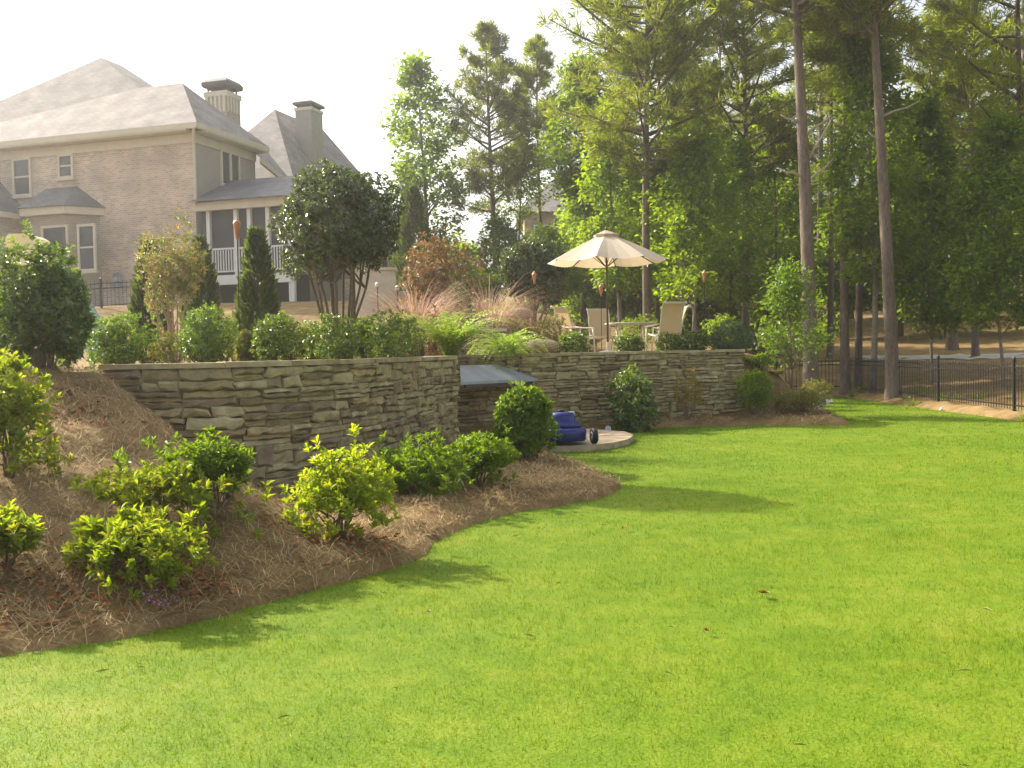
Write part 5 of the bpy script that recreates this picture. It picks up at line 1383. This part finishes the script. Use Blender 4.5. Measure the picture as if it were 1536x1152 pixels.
# bright understorey trees
plant_tree('broad', 'leafy_tree', 'bright green tree left of the umbrella pine, above the umbrella', 925, 36, 165, 430, 112, 'bright', 121, 0.09, nclump=130, per=75, L=0.16, bark='barkpale', peak=0.4)
plant_tree('broad', 'leafy_tree', 'bright green tree right of the umbrella pine', 1018, 35, 175, 452, 120, 'bright', 122, 0.065, nclump=140, per=75, L=0.15, bark='barkpale', peak=0.45)
plant_tree('broad', 'leafy_tree', 'yellow green tree on the pale forked trunk right of the umbrella', 1048, 33, 190, 440, 130, 'bright', 123, 0.085, nclump=130, per=70, L=0.15, bark='barkpale', peak=0.5)
plant_tree('broad', 'leafy_tree', 'green tree in front of the brown pine trunk in mid woods', 1098, 37, 215, 450, 120, 'bright', 124, 0.07, nclump=120, per=75, L=0.15, peak=0.5)
plant_tree('broad', 'leafy_tree', 'deep green tree left of the thickest pale pine', 1160, 40, 150, 480, 130, 'mid', 125, 0.09, nclump=140, per=75, L=0.17, peak=0.4)
plant_tree('broad', 'leafy_tree', 'tall bright green tree with pale trunk in the cluster by the fence', 1306, 29.5, 30, 415, 138, 'bright', 126, 0.10, nclump=190, per=75, L=0.15, bark='barkpale', peak=0.35)
plant_tree('broad', 'leafy_tree', 'dark green young tree on a thin stem beyond the fence, left of the bare slope', 1390, 31, 150, 492, 132, 'deep', 127, 0.05, nclump=170, per=80, L=0.15, peak=0.35, bark='barkpale')
plant_tree('broad', 'leafy_tree', 'green young tree on a thin stem beyond the fence at the right edge', 1500, 27.5, 190, 478, 150, 'deep', 128, 0.05, nclump=160, per=80, L=0.14, peak=0.4, bark='barkpale')
plant_tree('broad', 'leafy_tree', 'dark tall tree behind the reddish brown pine trunk', 1425, 46, 120, 470, 120, 'deep', 130, 0.12, nclump=150, per=80, L=0.2, peak=0.4)
plant_tree('broad', 'sapling', 'thin pale sapling stem left of the forked trunk', 1020, 30, 330, 440, 44, 'mid', 131, 0.035, nclump=30, per=50, L=0.13, bark='barkpale')
plant_tree('broad', 'sapling', 'thin pale sapling stem nearest the pale edge-on chair', 1036, 31, 320, 445, 44, 'mid', 132, 0.03, nclump=30, per=50, L=0.13, bark='barkpale')
# sapling in front of the thick pine
p = P(1186, 590, 22.8); z = H(p[0], p[1]); h = P(1186, 402, 22.8)[2] - z
cr, tr = broad_tree(133, h, h * 0.22, 96 * 22.8 / F, nclump=80, per=48, L=0.085, r0=0.03, shape=1.0, peak=0.22, wobble=0.03, limbs=50)
t = thing('sapling', 'bright pyramid shaped sapling at the right end of the long stone wall', 'sapling', (p[0], p[1], z)); link('crown', cr, M['sapling'], t); link('trunk', tr, M['stem'], t)

# deeper woods: a few tree meshes, each tree its own object
rng = np.random.default_rng(77)
vars_ = [('b',) + broad_tree(200 + k, 6.5 + 1.3 * k, 1.6, 4.6, nclump=130, per=60, L=0.26, r0=0.14, peak=0.4) for k in range(4)] + \
        [('p',) + pine_tree(210 + k, 19 + 1.5 * k, 6.5, 6.0, nb=54, tufts=12, per=11, L=0.32, r0=0.17)[:2] for k in range(3)]
n = 0
for row, (Y0, Y1, cnt) in enumerate(((44, 52, 16), (54, 64, 18), (66, 80, 20))):
    for i in range(cnt):
        Y = rng.uniform(Y0, Y1); px = 850 + (i + rng.uniform(0.1, 0.9)) / cnt * 820
        if 1180 < px < 1560 and row == 0 and rng.random() < 0.5:
            continue
        k = int(rng.integers(0, 4)) if rng.random() < 0.72 else int(rng.integers(4, 7)); kd, cr, tr = vars_[k]; p = P(px, 500, Y)
        sc_ = rng.uniform(0.85, 1.15) * (1.0 if px > 1000 else 0.8)
        t = thing('pine_tree' if kd == 'p' else 'leafy_tree', 'tall pine deep in the shaded woods behind the lawn' if kd == 'p' else 'leafy tree deep in the shaded woods behind the lawn', 'tree', (p[0], p[1], H(p[0], p[1])), rng.uniform(0, 6.28),
                  'pines deep in the woods' if kd == 'p' else 'leafy trees deep in the woods', sc_)
        link('crown', cr, M['pine' if kd == 'p' else ('mid' if k % 2 else 'deep')], t); link('trunk', tr, M['bark'], t)


# far understorey mass closing the woods
def thicket(px0, px1, Y0, Y1, ytop, n, L, seed, name='far_wood'):
    rg = np.random.default_rng(seed); pxs = rg.uniform(px0, px1, n); Y = rg.uniform(Y0, Y1, n)
    x = (pxs - 768) / F * Y; z0 = Hs(x, Y); zt = EYE + (520 - ytop) * Y / F
    env = 0.55 + 0.3 * np.sin(x * 0.55 + 1) + 0.15 * np.sin(x * 1.7)
    z = z0 + rg.uniform(0, 1, n) ** 1.1 * (zt - z0) * env
    cl = rg.normal(0, 0.35, (n, 30, 3)); pos = np.column_stack([x, Y, z])[:, None] + cl
    V, Fc = leaf_cards(pos.reshape(-1, 3), rg.normal(size=(n * 30, 3)) + np.array([0, 0, -0.3]), rg.normal(size=(n * 30, 3)) + np.array([0, 0, 0.8]), L * rg.uniform(0.6, 1.3, n * 30), 0.6)
    struct(name, np_mesh(name, V, Fc), M['farwood'], 'stuff')


thicket(840, 1720, 82, 100, 330, 1500, 0.5, 5)
thicket(1000, 1260, 46, 56, 470, 260, 0.22, 6, 'undergrowth')
thicket(600, 1000, 56, 75, 440, 300, 0.3, 7, 'hedgerow')

# pale path across the slope, bright lawn glimpsed beyond, weeds along the fence
def ribbon(name, pts, wd, m, lift=0.02):
    cv = Curve(pts); b = MB(); K = 40
    L_ = []
    for i in range(K + 1):
        p, d, n_ = cv.at(cv.L * i / K); r = []
        for o in (-wd / 2, wd / 2):
            q = p + n_ * o; r.append((q[0], q[1], H(q[0], q[1]) + lift))
        L_.append(r)
    for i in range(K):
        b.quad(L_[i][0], L_[i + 1][0], L_[i + 1][1], L_[i][1])
    me = b.mesh(name)
    import bmesh
    bm = bmesh.new(); bm.from_mesh(me); bmesh.ops.recalc_face_normals(bm, faces=bm.faces)
    bm.to_mesh(me); bm.free(); return struct(name, me, m)


ribbon('path', [(P(1290, 536, 40)[0], 40.5), (P(1400, 536, 40)[0], 38.5), (P(1540, 536, 37)[0], 36.5), (P(1750, 536, 34)[0], 33)], 1.5, M['path'])
ribbon('distant_lawn', [(P(1330, 430, 70)[0], 72), (P(1600, 430, 70)[0], 70)], 8, M['lawn'], 0.3)
rng = np.random.default_rng(31)
for k in range(16):
    y = rng.uniform(19, 31); x = 10.55 + rng.uniform(-0.5, 1.4); L = rng.uniform(0.2, 0.4)
    t = thing('weed_tuft', 'weedy green tuft growing along the foot of the black fence', 'weed', (x, y, H(x, y)), 0, 'weed tufts along the fence')
    V, Fc = blades_mesh(rng, 40, L, 0.025, 0.9, 0.15, 0.9); link('leaves', np_mesh('leaves', V, Fc), M['fern' if k % 3 else 'strap'], t)
p = G(1312 + 0, 985 - 400) if False else (11.2, 23.0)

# ------------------------------------------------------------------ small things on the ground
rng = np.random.default_rng(41); parts = []
for (bx, by, rad, n) in ((508, 812, 0.5, 300), (205, 880, 0.6, 200), (290, 870, 0.3, 160), (20, 890, 0.45, 260), (90, 610, 0.5, 160), (640, 750, 0.6, 60), (720, 735, 0.5, 50), (100, 640, 0.7, 80), (1100, 630, 0.7, 50)):
    g = G(bx, by); x = g[0] + rng.normal(0, rad * 0.6, n); y = g[1] + rng.normal(-0.05, rad * 0.5, n); k = poly_sd(x, y, LAWN) < -0.03; x, y = x[k], y[k]
    parts.append(leaf_cards(np.column_stack([x, y, Hs(x, y) + 0.02 + rng.uniform(0, 0.02, len(x))]), rng.normal(size=(len(x), 3)) * np.array([1, 1, 0.25]), rng.normal(0, 0.4, (len(x), 3)) + np.array([0, 0, 1]), rng.uniform(0.035, 0.07, len(x)), 0.5))
V, Fc = merge(parts); struct('leaf_litter', np_mesh('leaf_litter', V, Fc), M['litter'], 'stuff')
g = G(228, 906); x = g[0] + rng.normal(0, 0.07, 40); y = g[1] + rng.normal(0, 0.04, 40)
V, Fc = leaf_cards(np.column_stack([x, y, Hs(x, y) + 0.035]), rng.normal(size=(40, 3)), rng.normal(0, 0.4, (40, 3)) + np.array([0, 0, 1]), 0.022, 0.7); struct('fallen_petals', np_mesh('fallen_petals', V, Fc), M['petal'], 'stuff')

rng = np.random.default_rng(52); n = 45; y = rng.uniform(3.2, 9, n) ; x = rng.uniform(-0.55, 0.55, n) * y; k = poly_sd(x, y, LAWN) > 0.1; x, y = x[k], y[k]; n = len(x)
V, Fc = leaf_cards(np.column_stack([x, y, np.full(n, 0.027)]), rng.normal(size=(n, 3)) * np.array([1, 1, 0.05]), np.tile([0, 0, 1.0], (n, 1)), rng.uniform(0.025, 0.085, n), 0.045); struct('dry_grass', np_mesh('dry_grass', V, Fc), M['drygrass'], 'stuff')


def curled_leaf(label, px, py, L, seed):
    g = G(px, py); rg = np.random.default_rng(seed); m = MB(); rows = []
    for i in range(7):
        q = i / 6; wd_ = L * 0.42 * sin(pi * min(0.97, q * 0.9 + 0.06)) * (1 + 0.3 * (-1) ** i); rows.append([(L * (q - 0.5), s_ * wd_, 0.012 + 0.35 * L * (q - 0.5) ** 2 + 0.25 * L * abs(s_) ** 2 * 0.4 + 0.006 * rg.normal()) for s_ in (-1, -0.4, 0.4, 1)])
    for a, b in zip(rows[:-1], rows[1:]):
        for k in range(3):
            m.quad(a[k], a[k + 1], b[k + 1], b[k])
    o = m.build('fallen_leaf', M['litter'], None, True); o.location = (g[0], g[1], 0.022); o.rotation_euler = (0, 0.1, rg.uniform(0, 6)); tag(o, label, 'fallen leaf')


curled_leaf('large curled brown leaf lying alone in the middle of the lawn', 1146, 922, 0.085, 1)
curled_leaf('tiny dark curled leaf on the foreground lawn, left of the large brown one', 1060, 981, 0.04, 2)
curled_leaf('small brown leaf on the lawn nearest the far straw tip', 938, 815, 0.06, 3)
p = G(1412, 622); o = MB().lathe([(0.005, 0), (0.03, 0.01), (0.042, 0.04), (0.03, 0.072), (0.005, 0.083)], 12).build('ball', M['whitepetal'], None, True); o.location = (p[0], p[1], 0.0); tag(o, 'tiny white ball on the lawn in front of the black fence', 'ball')
g = G(704, 742); tag(MB().tube([(g[0], g[1], g[2] - 0.05), (g[0] - 0.07, g[1] + 0.02, g[2] + 0.12), (g[0] - 0.16, g[1] + 0.05, g[2] + 0.30)], 0.006, 6).build('garden_stake', M['palecap'], None), 'thin pale stake leaning in the straw by the reddish tinged azalea', 'stake')


# ------------------------------------------------------------------ thin air haze, added partly to stand in for lens glare
hm, hnt, hb_ = newmat('haze_air'); hnt.nodes.remove(hb_)
pv = N(hnt, 'ShaderNodeVolumePrincipled'); pv.inputs['Color'].default_value = (0.95, 0.95, 0.92, 1); pv.inputs['Density'].default_value = 0.0013; pv.inputs['Anisotropy'].default_value = 0.7
hnt.links.new(pv.outputs[0], hnt.nodes['Material Output'].inputs['Volume'])
struct('haze', MB().box((-111, -26, -1.2), (222, 0, 0), (0, 162, 0), (0, 0, 36)).mesh('haze'), hm, 'stuff')
